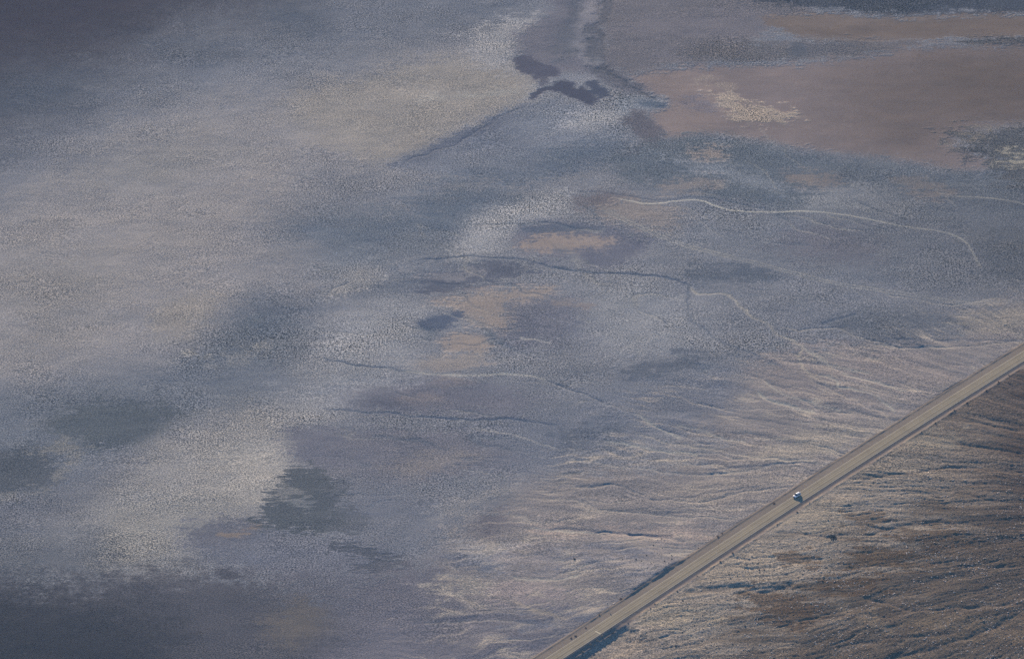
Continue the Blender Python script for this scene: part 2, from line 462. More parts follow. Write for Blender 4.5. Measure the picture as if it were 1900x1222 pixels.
zone([(330, 990), (420, 960), (520, 970), (640, 990), (720, 1010), (700, 1060), (600, 1080), (460, 1060), (380, 1040)], (112, 117, 134), 16, .3, 1.2, .6, .95, .6, .6)
zone([(345, 985), (400, 965), (480, 968), (470, 990), (380, 1010)], (100, 104, 120), 12, .3, 1.2, .5, .7, .4)
zone([(405, 990), (440, 982), (484, 972), (470, 980), (430, 992)], (132, 122, 120), 3, .05, .8, .3, .8, .2)
zone([(515, 885), (560, 864), (600, 868), (612, 885), (640, 905), (646, 935), (690, 960), (672, 985), (600, 984), (520, 985), (470, 960), (490, 935), (500, 915), (518, 900)], (90, 98, 111), 3.0, .1, 1.3, .4, .95, .6, .5, True, 1.0, .5)
zone([(525, 905), (552, 908), (560, 918), (520, 926)], (128, 130, 138), 3, .04, .4, .3, .8, .8, .6, True, 1.0, .5)
zone([(540, 928), (570, 926), (575, 936), (545, 938)], (124, 128, 138), 2.5, .04, .4, .3, .8, .8, .6, True, 1.0, .5)
zone([(600, 1010), (650, 1006), (700, 1020), (730, 1030), (750, 1045), (730, 1058), (690, 1064), (655, 1052), (690, 1034), (640, 1024)], (90, 97, 112), 1.6, .06, .9, .4, .95, .5, .4, True, 1.0, .55)
zone([(660, 1080), (690, 1084), (715, 1098), (690, 1104), (668, 1096)], (92, 98, 112), 1.6, .06, .9, .4, .9, .5, .4, True, 1.0, .55)
zone([(385, 1072), (420, 1060), (440, 1062), (450, 1076), (480, 1084), (450, 1088), (425, 1078)], (82, 88, 104), 3.5, .05, 1.2, .5, .95, .3)
zone([(640, 880), (760, 900), (860, 950), (800, 1000), (680, 1000), (640, 950)], (112, 117, 133), 18, .3, 1.2, .6, .6, .6)
zone([(-200, 1085), (100, 1085), (220, 1065), (330, 1062), (470, 1072), (560, 1090), (640, 1130), (700, 1180), (740, 1400), (-200, 1400)], (86, 90, 104), 22, .3, 2.2, .8, 1, .5, .6)
zone([(-200, 1120), (150, 1110), (260, 1140), (330, 1222), (330, 1400), (-200, 1400)], (64, 72, 86), 40, .4, 1.8, .7, .9, .45, .6)  # dark ground with the lens vignette of this corner painted in
zone([(520, 1070), (700, 1060), (760, 1100), (700, 1222), (640, 1222), (600, 1150)], (100, 103, 119), 24, .3, 1.4, .6, .8, .5)
zone([(480, 1165), (500, 1140), (560, 1105), (600, 1130), (590, 1170), (530, 1195)], (104, 102, 106), 14, .3, 1.2, .5, .8, .3)

# ---- fan country on the right: base tones
zone([(1000, 860), (1150, 790), (1350, 700), (1560, 640), (1900, 560), (2200, 540), (2200, 1400), (760, 1400), (740, 1140), (830, 1000), (930, 930)], (130, 127, 134), 24, .4, 1.4, .6, 1, .45, .55)
zone([(900, 800), (1100, 740), (1250, 700), (1350, 690), (1330, 770), (1150, 850), (1000, 880)], (112, 119, 137), 20, .4, 1.4, .6, .8, .55)
zone([(640, 1120), (800, 1040), (900, 1120), (1080, 1130), (1040, 1222), (980, 1400), (640, 1400)], (106, 108, 124), 20, .3, 1.4, .6, .9, .55, .6)
zone([(1020, 800), (1120, 780), (1170, 800), (1110, 825), (1040, 825)], (92, 102, 121), 8, .2, 1.8, .8, .8, .6)
zone([(1160, 690), (1260, 660), (1310, 660), (1270, 690), (1200, 700)], (90, 100, 119), 7, .2, 1.8, .8, .8, .5)
zone([(1280, 505), (1340, 492), (1420, 495), (1440, 512), (1360, 525), (1290, 520)], (92, 102, 120), 10, .2, 1.6, .7, .85, .6)
zone([(1540, 600), (1620, 570), (1800, 590), (1760, 630), (1620, 640)], (98, 106, 122), 12, .2, 1.4, .8, .8, .6)
for (poly, c, k) in [
        ([(850, 1010), (930, 1000), (960, 1020), (900, 1060), (850, 1045)], (150, 149, 156), .7),
        ([(1010, 985), (1150, 978), (1290, 990), (1330, 1010), (1240, 1015), (1120, 1000)], (156, 144, 144), .9),
        ([(930, 1030), (1050, 1015), (1160, 1040), (1190, 1060), (1080, 1050), (980, 1050)], (150, 144, 150), .8),
        ([(890, 1085), (980, 1082), (1050, 1110), (1000, 1125), (910, 1105)], (148, 139, 146), .8),
        ([(820, 1075), (880, 1070), (910, 1090), (860, 1100), (800, 1090)], (156, 150, 148), .8),
        ([(1380, 850), (1480, 800), (1620, 790), (1580, 830), (1480, 850)], (154, 147, 144), .8),
        ([(1240, 900), (1400, 870), (1540, 880), (1440, 910), (1350, 950), (1260, 930)], (146, 139, 140), .85),
        ([(1380, 690), (1480, 640), (1640, 650), (1780, 680), (1700, 730), (1500, 750)], (138, 132, 138), .7),
        ([(1780, 590), (1900, 570), (2100, 570), (2100, 620), (1850, 620)], (146, 140, 138), .7),
        ([(1050, 830), (1200, 800), (1320, 830), (1250, 870), (1120, 870)], (130, 132, 143), .7)]:
    zone(poly, c, 10, .2, 1.6, 1.0, k, .5)
for (cx, cy, rx, ry, rot) in [(1090, 1045, 70, 9, 15), (1140, 1018, 50, 6, 20), (1030, 1150, 90, 14, -10), (860, 1045, 45, 14, 20), (1200, 1110, 50, 10, -30)]:
    zone(ell(cx, cy, rx, ry, rot), (104, 110, 128), 7, .15, 1.6, 1, .8, .6)
zone([(895, 960), (930, 945), (960, 965), (920, 1000), (890, 990)], (104, 104, 118), 10, .2, 1.4, .4, .8, .4)
zone([(845, 930), (900, 912), (960, 895), (920, 930), (860, 955), (800, 965)], (144, 143, 150), 8, .2, 1.8, .6, .6, .9)
# near side of the road: brown gravel fan
_, _d = None, None
near = sstep(5.5, 8.5, -D + 1.2 * EDGE)
_ax, _ay = P(2450, 930)[0] - X, Y - P(2450, 930)[1]
rr = np.hypot(_ax, _ay)
ac_col = np.arctan2(_ay, _ax) * 420 + 6 * fbm(X / 60, Y / 60, 2, 43)
tone = (1 - sstep(0.0, 70, -D - 25 + 60 * (0.5 * fbm(X / 60, Y / 14, 3, 41) + 0.3 * STREAK)))
west = sstep(-160, -30, S)                          # paler silt at the lower left end
c_pale = alb((142, 135, 133)).astype(np.float32)
c_brn = alb((97, 93, 95)).astype(np.float32)
c_grey = alb((128, 122, 126)).astype(np.float32)
fan = c_brn + (c_pale - c_brn) * (tone * (0.35 + 0.65 * sstep(-190, 60, -S + 60)))[..., None]
lowl = (1 - sstep(-250, -120, S + 20 * EDGE))
fan = fan + (c_grey - fan) * (lowl * 0.75)[..., None]
far_e = sstep(20, 190, S + 0.55 * -D - 20)          # dark gravel towards the right edge, lens falloff painted into its tone
fan = fan + (alb((66, 63, 68)).astype(np.float32) - fan) * (far_e * 0.62)[..., None]
fan = fan * (1 + .22 * fbm(rr / 40, ac_col / 9, 3, 45, .6))[..., None]
COL += (fan - COL) * near[..., None]
for poly, c, k in [
        ([(1402, 1019), (1496, 1019), (1510, 1046), (1449, 1073), (1344, 1086), (1280, 1073), (1330, 1040)], (152, 143, 138), .8),
        ([(1462, 938), (1563, 928), (1597, 962), (1550, 979), (1449, 979), (1420, 970)], (150, 142, 137), .75),
        ([(1708, 800), (1800, 815), (1780, 830), (1680, 830)], (142, 136, 132), .7),
        ([(1590, 850), (1700, 850), (1680, 880), (1570, 885)], (136, 130, 128), .6),
        ([(1180, 1140), (1270, 1120), (1330, 1150), (1240, 1170)], (152, 144, 138), .7),
        ([(1547, 1110), (1600, 1130), (1640, 1160), (1610, 1165), (1560, 1135)], (132, 122, 116), .6),
        ([(1700, 1145), (1840, 1150), (1830, 1175), (1720, 1170)], (116, 108, 104), .6),
        ([(1860, 1150), (1910, 1140), (1910, 1180), (1870, 1180)], (112, 104, 101), .6),
        ([(1442, 1027), (1500, 1027), (1505, 1048), (1449, 1048)], (90, 81, 81), .7),
        ([(1371, 1103), (1449, 1097), (1516, 1113), (1540, 1134), (1496, 1161), (1429, 1154), (1395, 1140)], (90, 82, 82), .75),
        ([(1516, 1073), (1597, 1068), (1640, 1093), (1547, 1107)], (88, 80, 80), .7),
        ([(1570, 950), (1622, 953), (1634, 974), (1584, 974)], (98, 89, 88), .65),
        ([(1658, 980), (1770, 980), (1790, 1014), (1681, 1014)], (86, 79, 80), .6),
        ([(1600, 1010), (1700, 1030), (1690, 1060), (1580, 1050)], (92, 83, 81), .6)]:
    zone(poly, c, 5, .15, 1.8, .9, k, None, None, True, 1.0)
CRUST += (0.5 - CRUST) * near
ROUGH += (0.8 - ROUGH) * near

CLUMP = fbm(X / 24, Y / 16, 3, 46, .6)
# ---- relief
APEX = P(2450, 930)
ax_, ay_ = APEX[0] - X, Y - APEX[1]
rr = np.hypot(ax_, ay_)
al = np.arctan2(ay_, ax_)
FANM_POLY = [(2300, 520), (1900, 560), (1640, 610), (1480, 650), (1330, 690), (1160, 760), (1060, 840), (1000, 940), (860, 1000), (800, 1100), (740, 1400), (2300, 1500)]
FANM = np.zeros((NY, NX), np.float32)
_sl, _m = zone_mask(FANM_POLY, 30, .5, 1.5, .8)
FANM[_sl] = _m
wob = 4.5 * fbm(X / 27, Y / 27, 3, 51, .55) + 8.0 * fbm(X / 110, Y / 110, 2, 55)
ac = al * 420 + wob


def rill(a, b, seed, w):
    """thin branching water lines: the zero lines of a smooth field"""
    return np.exp(-(perlin(a, b, seed) / w) ** 2)


A1 = sstep(-.3, .4, fbm(X / 60, Y / 34, 2, 75))
A2 = sstep(-.2, .5, fbm(X / 38, Y / 22, 2, 77))
g1 = rill(rr / 78, ac / 13.0, 61, .065)
g2 = rill(rr / 40, ac / 6.0, 64, .13)
g3 = rill(rr / 19, ac / 3.1, 67, .22)
lump = fbm(rr / 17, ac / 4.6, 3, 70, .6)
broad = fbm(rr / 90, ac / 22, 3, 71)
farside = 0.21 * g1 * A1 + 0.09 * g2 * A2 + 0.04 * g3 - 0.035 * lump - 0.07 * fbm(X / 2.2, Y / 2.0, 2, 68, .6)
nearside = 0.34 * g1 * A1 + 0.17 * g2 * A2 + 0.08 * g3 - 0.12 * lump - 0.15 * fbm(X / 2.2, Y / 2.0, 2, 68, .6)
FANH = FANM * (broad * 0.55 - np.where(D < 0, nearside, farside))
PATCH = fbm(X / 46, Y / 40, 3, 86, .6)                # crust is blistered here, smooth there
ROUGH *= np.clip(0.85 + 0.75 * PATCH, .25, 1.5)
CRUST *= np.clip(0.9 + 0.6 * fbm(X / 60, Y / 46, 3, 88, .6), .35, 1.35)
CRH = ROUGH * (0.045 * fbm(X / 2.0, Y / 2.2, 1, 81) + 0.08 * fbm(X / 5, Y / 5, 2, 84, .6)) + 0.3 * fbm(X / 40, Y / 40, 3, 87)
Z = (CRH + FANH).astype(np.float32)

# faint drainage threads wander over the open pan and feed the dark pools
PANM = np.zeros((NY, NX), np.float32)
_sl, _m = zone_mask([(620, 470), (900, 330), (1200, 260), (1900, 300), (2300, 300), (2300, 620), (1400, 720), (1000, 900), (820, 1010), (560, 820), (600, 640)], 50, .5, 1.5, .6)
PANM[_sl] = _m
ac2 = al * 420 + 7 * fbm(X / 40, Y / 40, 3, 151, .55) + 16 * fbm(X / 170, Y / 170, 2, 155)
t1 = rill(rr / 170, ac2 / 34.0, 161, .028) * sstep(-.2, .5, fbm(X / 80, Y / 60, 2, 163))
t2 = rill(rr / 90, ac2 / 15.0, 165, .05) * sstep(.05, .6, fbm(X / 60, Y / 40, 2, 167))
Z -= PANM * (0.18 * t1 + 0.14 * t2)
tsel = sstep(-.15, .25, fbm(X / 50, Y / 50, 2, 169))[..., None]
tcol = alb((92, 104, 122)).astype(np.float32) * (1 - tsel) + alb((146, 145, 147)).astype(np.float32) * tsel
COL += (tcol - COL) * np.clip(PANM * (.55 * t1 + .4 * t2), 0, .6)[..., None]

# washed silt lies in the rills, coarse dark stones stay on the bars
silt = FANM * np.maximum(g1 * A1, .8 * g2 * A2) * (0.75 + 0.5 * fbm(X / 30, Y / 30, 2, 91)) * np.where(D < 0, .6, 1.5)
COL += (alb((168, 159, 154)).astype(np.float32) * np.where(D < 0, .62, 1.0)[..., None] - COL) * np.clip(silt * np.where(D < 0, .5, .68), 0, .75)[..., None]


# ---- water lines and tracks
def trace(pts, width, depth=0.0, rgb=None, k=1.0, jitter=1.0, bank=0.0, twin=0.0):
    poly = catmull([P(*p) for p in pts], False, 8)
    sl = window(poly, 14)
    x = X[sl] + jitter * (2.2 * perlin(X[sl] / 11, Y[sl] / 11, 95) + .8 * perlin(X[sl] / 4, Y[sl] / 4, 97))
    y = Y[sl] + jitter * (2.2 * perlin(X[sl] / 11, Y[sl] / 11, 96) + .8 * perlin(X[sl] / 4, Y[sl] / 4, 98))
    best = np.full(x.shape, 1e9, np.float32)
    tt = np.zeros(x.shape, np.float32)
    n = len(poly) - 1
    for i in range(n):
        axx, ayy = poly[i]
        ex, ey = poly[i + 1] - poly[i]
        L = ex * ex + ey * ey + 1e-9
        t = np.clip(((x - axx) * ex + (y - ayy) * ey) / L, 0, 1)
        dd = (x - axx - t * ex) ** 2 + (y - ayy - t * ey) ** 2
        q = dd < best
        best[q] = dd[q]
        tt[q] = ((i + t) / n)[q]
    d = np.sqrt(best)
    if twin:
        d = np.abs(d - twin)
    fade = sstep(0, .06, tt) * sstep(1.0, .94, tt)
    fade = fade * (0.75 + 0.35 * perlin(X[sl] / 17, Y[sl] / 17, 99))
    m = np.exp(-(d / width) ** 2) * fade
    Z[sl] -= (depth * m).astype(np.float32)
    if bank:
        Z[sl] += bank * np.exp(-((d - 2.0 * width) / width) ** 2) * fade
    if rgb is not None:
        mm = np.clip(m * k, 0, 1)
        COL[sl] += (alb(rgb).astype(np.float32) - COL[sl]) * mm[..., None]
        CRUST[sl] *= 1 - .6 * mm


PALE, DARKW = (168, 166, 162), (80, 94, 116)
trace([(1120, 362), (1200, 378), (1260, 372), (1300, 372), (1350, 388), (1420, 393), (1510, 392), (1590, 402), (1660, 417), (1700, 423), (1760, 432), (1795, 452), (1812, 482), (1824, 501)], .62, .04, (186, 182, 176), 1.15, .25)
trace([(1060, 355), (1130, 358), (1220, 372), (1290, 366), (1340, 372), (1400, 384), (1430, 388)], .9, .2, DARKW, .5, .6)
trace([(1770, 362), (1820, 366), (1860, 370), (1910, 380)], .7, .1, (186, 182, 176), .9, .3)
trace([(1105, 380), (1170, 413), (1250, 447), (1330, 470), (1400, 487), (1490, 510), (1560, 527), (1650, 540), (1720, 550), (1800, 562), (1910, 558)], .5, .06, (168, 165, 161), .6, .15, twin=1.4)
trace([(1105, 380), (1170, 413), (1250, 447), (1330, 470), (1400, 487), (1490, 510), (1560, 527)], 2.4, 0, (128, 129, 136), .3, .2)
trace([(760, 484), (830, 478), (880, 476), (960, 482), (1040, 497), (1100, 506), (1180, 508), (1250, 518), (1280, 533)], 1.1, .3, DARKW, .9, .8)
trace([(1278, 530), (1277, 560), (1282, 585), (1292, 603), (1340, 635), (1400, 660), (1470, 690)], 1.0, .2, DARKW, .55, 1)
trace([(1275, 530), (1300, 545), (1350, 546), (1385, 580), (1420, 600), (1445, 620), (1487, 640), (1482, 660), (1500, 690), (1540, 720)], 1.0, .3, (166, 160, 154), .7, .9)
trace([(1440, 604), (1480, 612), (1500, 610), (1550, 608), (1600, 625), (1650, 640), (1720, 645), (1800, 642), (1900, 634)], .9, .35, (150, 146, 146), .6, .8)
trace([(600, 664), (650, 675), (710, 682), (780, 692)], 1.0, .3, DARKW, .85, .8)
trace([(740, 685), (800, 693), (860, 697), (920, 693), (980, 697), (1020, 704)], 1.1, .1, (174, 171, 168), .75, .5)
trace([(1000, 700), (1060, 722), (1110, 742), (1170, 765), (1210, 785), (1270, 812), (1340, 830)], .9, .4, (120, 124, 136), .5, 1)
trace([(1180, 800), (1240, 820), (1330, 835), (1420, 850), (1520, 855)], .9, .3, (160, 154, 150), .7, 1)
trace([(590, 757), (660, 762), (730, 768), (800, 773), (870, 778), (960, 778), (1040, 790)], 1.1, .3, DARKW, .85, .8)
trace([(860, 790), (920, 800), (980, 815), (1040, 835)], 1.0, .15, (164, 161, 162), .6, .9)
trace([(960, 626), (1000, 631), (1030, 636)], .9, .1, (166, 164, 164), .7, .8)
trace([(1050, 900), (1150, 902), (1210, 925), (1300, 930), (1380, 912), (1480, 904)], .9, .4, (150, 144, 144), .5, 1)
trace([(1020, 980), (1100, 985), (1180, 990), (1260, 998)], .9, .45, (104, 106, 122), .5, 1)
trace([(1130, 830), (1230, 838), (1340, 852), (1480, 850)], .9, .3, (158, 150, 148), .7, 1)
trace([(1400, 722), (1440, 745), (1500, 770), (1560, 792), (1620, 800)], .9, .3, (166, 158, 154), .7, 1.2)
trace([(1490, 690), (1520, 715), (1560, 730), (1610, 755), (1660, 775)], .9, .3, (160, 152, 150), .7, 1.2)
trace([(1410, 700), (1470, 730), (1520, 760), (1590, 770)], .9, .3, (160, 152, 150), .6, 1.2)
trace([(1500, 645), (1560, 690), (1600, 702), (1680, 720), (1740, 735)], .9, .3, (156, 150, 150), .6, 1.2)
for pts, w, dp, c, k in [
        ([(1173, 766), (1218, 788), (1246, 806), (1263, 815)], .8, .3, PALE, .7),
        ([(1253, 788), (1293, 796), (1336, 810), (1387, 819)], .9, .3, PALE, .6),
        ([(1120, 818), (1179, 827), (1230, 837), (1273, 839), (1300, 846)], 1.0, .3, PALE, .7),
        ([(1046, 847), (1085, 855), (1140, 861), (1199, 870), (1257, 878), (1336, 880), (1399, 872), (1438, 861), (1500, 859)], 1.0, .4, (152, 148, 148), .6),
        ([(1310, 872), (1360, 868), (1414, 865), (1461, 859), (1528, 861)], 1.0, .4, DARKW, .5),
        ([(1022, 900), (1077, 898), (1140, 902), (1163, 912), (1195, 924), (1253, 925), (1336, 912), (1399, 904), (1485, 894)], .9, .35, (110, 112, 124), .5),
        ([(991, 925), (1061, 927), (1101, 937), (1116, 946), (1179, 949), (1238, 957), (1316, 961), (1367, 966)], .9, .4, (158, 152, 150), .6),
        ([(975, 978), (1030, 984), (1100, 988), (1140, 986)], .9, .2, PALE, .6),
        ([(1165, 990), (1203, 994), (1238, 1000), (1275, 1008)], 1.6, .8, (104, 106, 120), .5),
        ([(1102, 988), (1120, 986), (1140, 986)], 1.0, .6, DARKW, .5),
        ([(944, 1068), (991, 1074), (1046, 1072), (1077, 1066)], .9, .3, PALE, .6),
        ([(787, 1153), (842, 1155), (900, 1150), (1000, 1158)], 1.0, .3, (152, 146, 146), .6),
        ([(1489, 638), (1513, 661), (1540, 675), (1574, 685), (1624, 695)], .8, .3, PALE, .6),
        ([(1405, 725), (1435, 742), (1476, 756), (1516, 766)], 1.2, .3, PALE, .7),
        ([(1509, 692), (1550, 705), (1557, 717), (1584, 722), (1631, 739), (1665, 766)], 1.0, .3, PALE, .65),
        ([(1418, 705), (1449, 729), (1489, 742), (1563, 762)], .9, .3, PALE, .6),
        ([(1280, 747), (1348, 756), (1422, 759), (1496, 759)], .9, .4, (148, 146, 150), .5),
        ([(1563, 688), (1590, 702), (1631, 708), (1681, 729)], .8, .3, PALE, .55),
        ([(1617, 638), (1665, 643), (1732, 643), (1772, 646)], .8, .3, (154, 150, 148), .6),
        ([(1631, 628), (1732, 631), (1820, 631), (1897, 634)], 1.0, .4, DARKW, .5),
        ([(1520, 600), (1560, 590), (1590, 582)], 1.3, .5, DARKW, .6),
        ([(1640, 545), (1700, 555), (1760, 565), (1860, 552)], .8, .3, (158, 154, 152), .6)]:
    trace(pts, w, dp * .6, c, k, .8)
for pts in ([(1150, -20), (1142, 0), (1120, 35), (1110, 75), (1114, 120), (1147, 150), (1190, 168), (1230, 182)], [(1128, 0), (1106, 40), (1100, 80), (1102, 118)]):
    trace(pts, 2.2, .35, (85, 91, 105), .75, 2.6)
trace([(1075, -10), (1052, 48), (1030, 75), (1030, 112)], 6.0, .2, (94, 99, 113), .55, 2.4)
trace([(1112, -10), (1082, 44), (1082, 92), (1096, 122)], 4.5, 0, (140, 139, 149), .5, 2.4)
trace([(740, 305), (807, 280), (850, 264), (887, 244), (927, 216), (975, 196)], 1.1, .28, (92, 98, 114), .5, 1.0)
trace([(605, 550), (615, 538), (632, 530), (650, 523)], 1.0, .25, (88, 98, 116), .6, .6)
zone([(1580, 320), (1760, 330), (2200, 300), (2200, 560), (1800, 560), (1640, 500), (1560, 420)], (98, 103, 116), 50, .4, 1.2, .6, .55)
trace([(940, 1110), (1040, 1145), (1090, 1133), (1125, 1122)], 1.6, .1, (158, 148, 142), .8, .8)
# gullies cut into the gravel on the near side
for pts, w, dp in [([(1265, 1098), (1330, 1096), (1380, 1090), (1420, 1097), (1480, 1082)], 2.4, 1.3), ([(1430, 988), (1480, 990), (1530, 996), (1600, 998), (1680, 972), (1760, 968), (1830, 976)], 1.6, .8),
                   ([(1600, 1108), (1700, 1130), (1790, 1126), (1910, 1120)], 1.8, 1.0), ([(1640, 1222), (1740, 1200), (1850, 1160), (1910, 1120)], 2.4, 1.2), ([(1560, 890), (1680, 880), (1760, 866), (1840, 872), (1910, 876)], 1.8, .8),
                   ([(1760, 770), (1830, 790), (1910, 800)], 2.2, 1.0), ([(1640, 820), (1720, 808), (1800, 826), (1910, 840)], 1.8, .8), ([(1380, 1160), (1480, 1150), (1580, 1140), (1660, 1146)], 1.4, .6),
                   ([(1480, 1222), (1600, 1190), (1700, 1180), (1780, 1175)], 1.6, .7), ([(1770, 915), (1840, 925), (1910, 935)], 1.6, .8), ([(1700, 1040), (1800, 1052), (1910, 1050)], 1.5, .7)]:
    trace(pts, w * .85, dp * .6, (112, 104, 104), .5, .7)

# ---- the road bed in the ground
ad = np.abs(D)
SB0 = float(road_coords(*P(1160, 1150))[0])          # upper end of the embankment over the wash
SB1 = float(road_coords(*P(1125, 1172))[0])
SC0, SC1 = float(road_coords(*P(1172, 1110))[0]), float(road_coords(*P(1300, 1032))[0])   # cut bank on the far side
bed = np.where(D > 0,
               ROAD_Z - 0.06 - 0.10 * sstep(3.6, 7.8, D) + 0.30 * np.exp(-((D - 8.6) / .55) ** 2) * (1 + .5 * EDGE),
               ROAD_Z - 0.06 - 0.40 * sstep(3.5, 5.6, -D) + 0.30 * np.exp(-((-D - 7.3) / .9) ** 2) * (1 + .6 * EDGE))
wgt = np.where(D > 0, sstep(10.2, 8.3, D), sstep(7.2 + 4.6, 6.9, -D))
# lower wash crossed on an embankment (near side) and a cut bank on the far side further up
drop = -2.1 * sstep(SB0, SB1, S + 4 * EDGE) * sstep(3.9, 10.5, -D) * (1 - 0.92 * sstep(13, 30, -D + 2 * EDGE))
cut = (1.2 * sstep(SC0 - 6, SC0 + 12, S) * sstep(SC1, SC1 - 26, S)) * sstep(7.4, 11.0, D + .5 * EDGE) * (1 - sstep(18, 60, D))
Z = Z * (1 - wgt) + bed * wgt + drop + cut + 0.5 * (1 - wgt) * sstep(60, 8, ad)
sh_far = sstep(10.2, 9.0, D + .5 * EDGE) * sstep(0, 1, D)
sh_near = sstep(8.2, 6.2, -D + .6 * EDGE) * sstep(0, 1, -D)
shc = alb((121, 115, 115)).astype(np.float32)
shn = alb((118, 111, 113)).astype(np.float32)
COL += (shc - COL) * (sh_far * .92)[..., None]
COL += (shn - COL) * (sh_near * .85)[..., None]
rust = np.exp(-((-D - 6.6) / .5) ** 2) * sstep(-.1, .6, EDGE)
COL += (alb((142, 122, 112)).astype(np.float32) - COL) * (rust * .3)[..., None]
berm = np.exp(-((D - 9.2) / .6) ** 2) * (0.5 + .5 * FINE)
COL += (alb((98, 92, 98)).astype(np.float32) - COL) * np.clip(berm * .5, 0, 1)[..., None]
shm = np.maximum(sh_far, sh_near)
CRUST *= 1 - .75 * shm
ROUGH *= 1 - .7 * shm

# broad natural mottling
COL *= (1 + 0.07 * fbm(X / 33, Y / 33, 4, 101) + 0.05 * STREAK)[..., None]
COL = np.clip(COL, 0.01, 0.9).astype(np.float32)

# fade relief out beyond the detailed country
inx = sstep(-900, -360, X) * sstep(900, 360, X) * sstep(1700, 2325, Y) * sstep(4400, 3730, Y)
Z = (Z * inx).astype(np.float32)

nv = NX * NY
co = np.empty((nv, 3), np.float32)
co[:, 0] = X.ravel()
co[:, 1] = Y.ravel()
co[:, 2] = Z.ravel()
idx = np.arange(nv, dtype=np.int32).reshape(NY, NX)
quads = np.stack([idx[:-1, :-1], idx[:-1, 1:], idx[1:, 1:], idx[1:, :-1]], -1).reshape(-1, 4)
nf = len(quads)
gm = bpy.data.meshes.new("ground")
gm.vertices.add(nv)
gm.vertices.foreach_set("co", co.ravel())
gm.loops.add(nf * 4)
gm.loops.foreach_set("vertex_index", quads.ravel())
gm.polygons.add(nf)
gm.polygons.foreach_set("loop_start", np.arange(0, nf * 4, 4, dtype=np.int32))
gm.update(calc_edges=True)
gm.polygons.foreach_set("use_smooth", np.ones(nf, bool))
ca = gm.attributes.new("soil", 'FLOAT_COLOR', 'POINT')
buf = np.ones((nv, 4), np.float32)
buf[:, :3] = COL.reshape(-1, 3)
ca.data.foreach_set("color", buf.ravel())
cb = gm.attributes.new("crust", 'FLOAT_COLOR', 'POINT')
buf[:, 0] = CRUST.ravel()
buf[:, 1] = ROUGH.ravel()
buf[:, 2] = np.clip(near * (1 - sh_near), 0, 1).ravel()
cb.data.foreach_set("color", buf.ravel())


# ------------------------------------------------------------------ materials
def new_mat(name):
    m = bpy.data.materials.new(name)
    m.use_nodes = True
    nt = m.node_tree
    return m, nt, nt.nodes["Principled BSDF"]


def node(nt, typ, **kw):
    n = nt.nodes.new(typ)
    for k, v in kw.items():
        setattr(n, k, v)
    return n


def math_n(nt, op, a, b=None, clamp=False):
    n = node(nt, "ShaderNodeMath", operation=op, use_clamp=clamp)
    for i, v in enumerate((a, b)):
        if v is None:
            continue
        if isinstance(v, (int, float)):
            n.inputs[i].default_value = v
        else:
            nt.links.new(v, n.inputs[i])
    return n.outputs[0]


def noise_n(nt, vec, scale, detail=2, rough=.5):
    n = node(nt, "ShaderNodeTexNoise")
    n.inputs["Scale"].default_value = scale
    n.inputs["Detail"].default_value = detail
    n.inputs["Roughness"].default_value = rough
    if vec is not None:
        nt.links.new(vec, n.inputs["Vector"])
    return n.outputs["Fac"]


def ramp_n(nt, fac, a, b):
    n = node(nt, "ShaderNodeMapRange", interpolation_type='SMOOTHSTEP')
    nt.links.new(fac, n.inputs[0])
    n.inputs[1].default_value = a
    n.inputs[2].default_value = b
    return n.outputs[0]


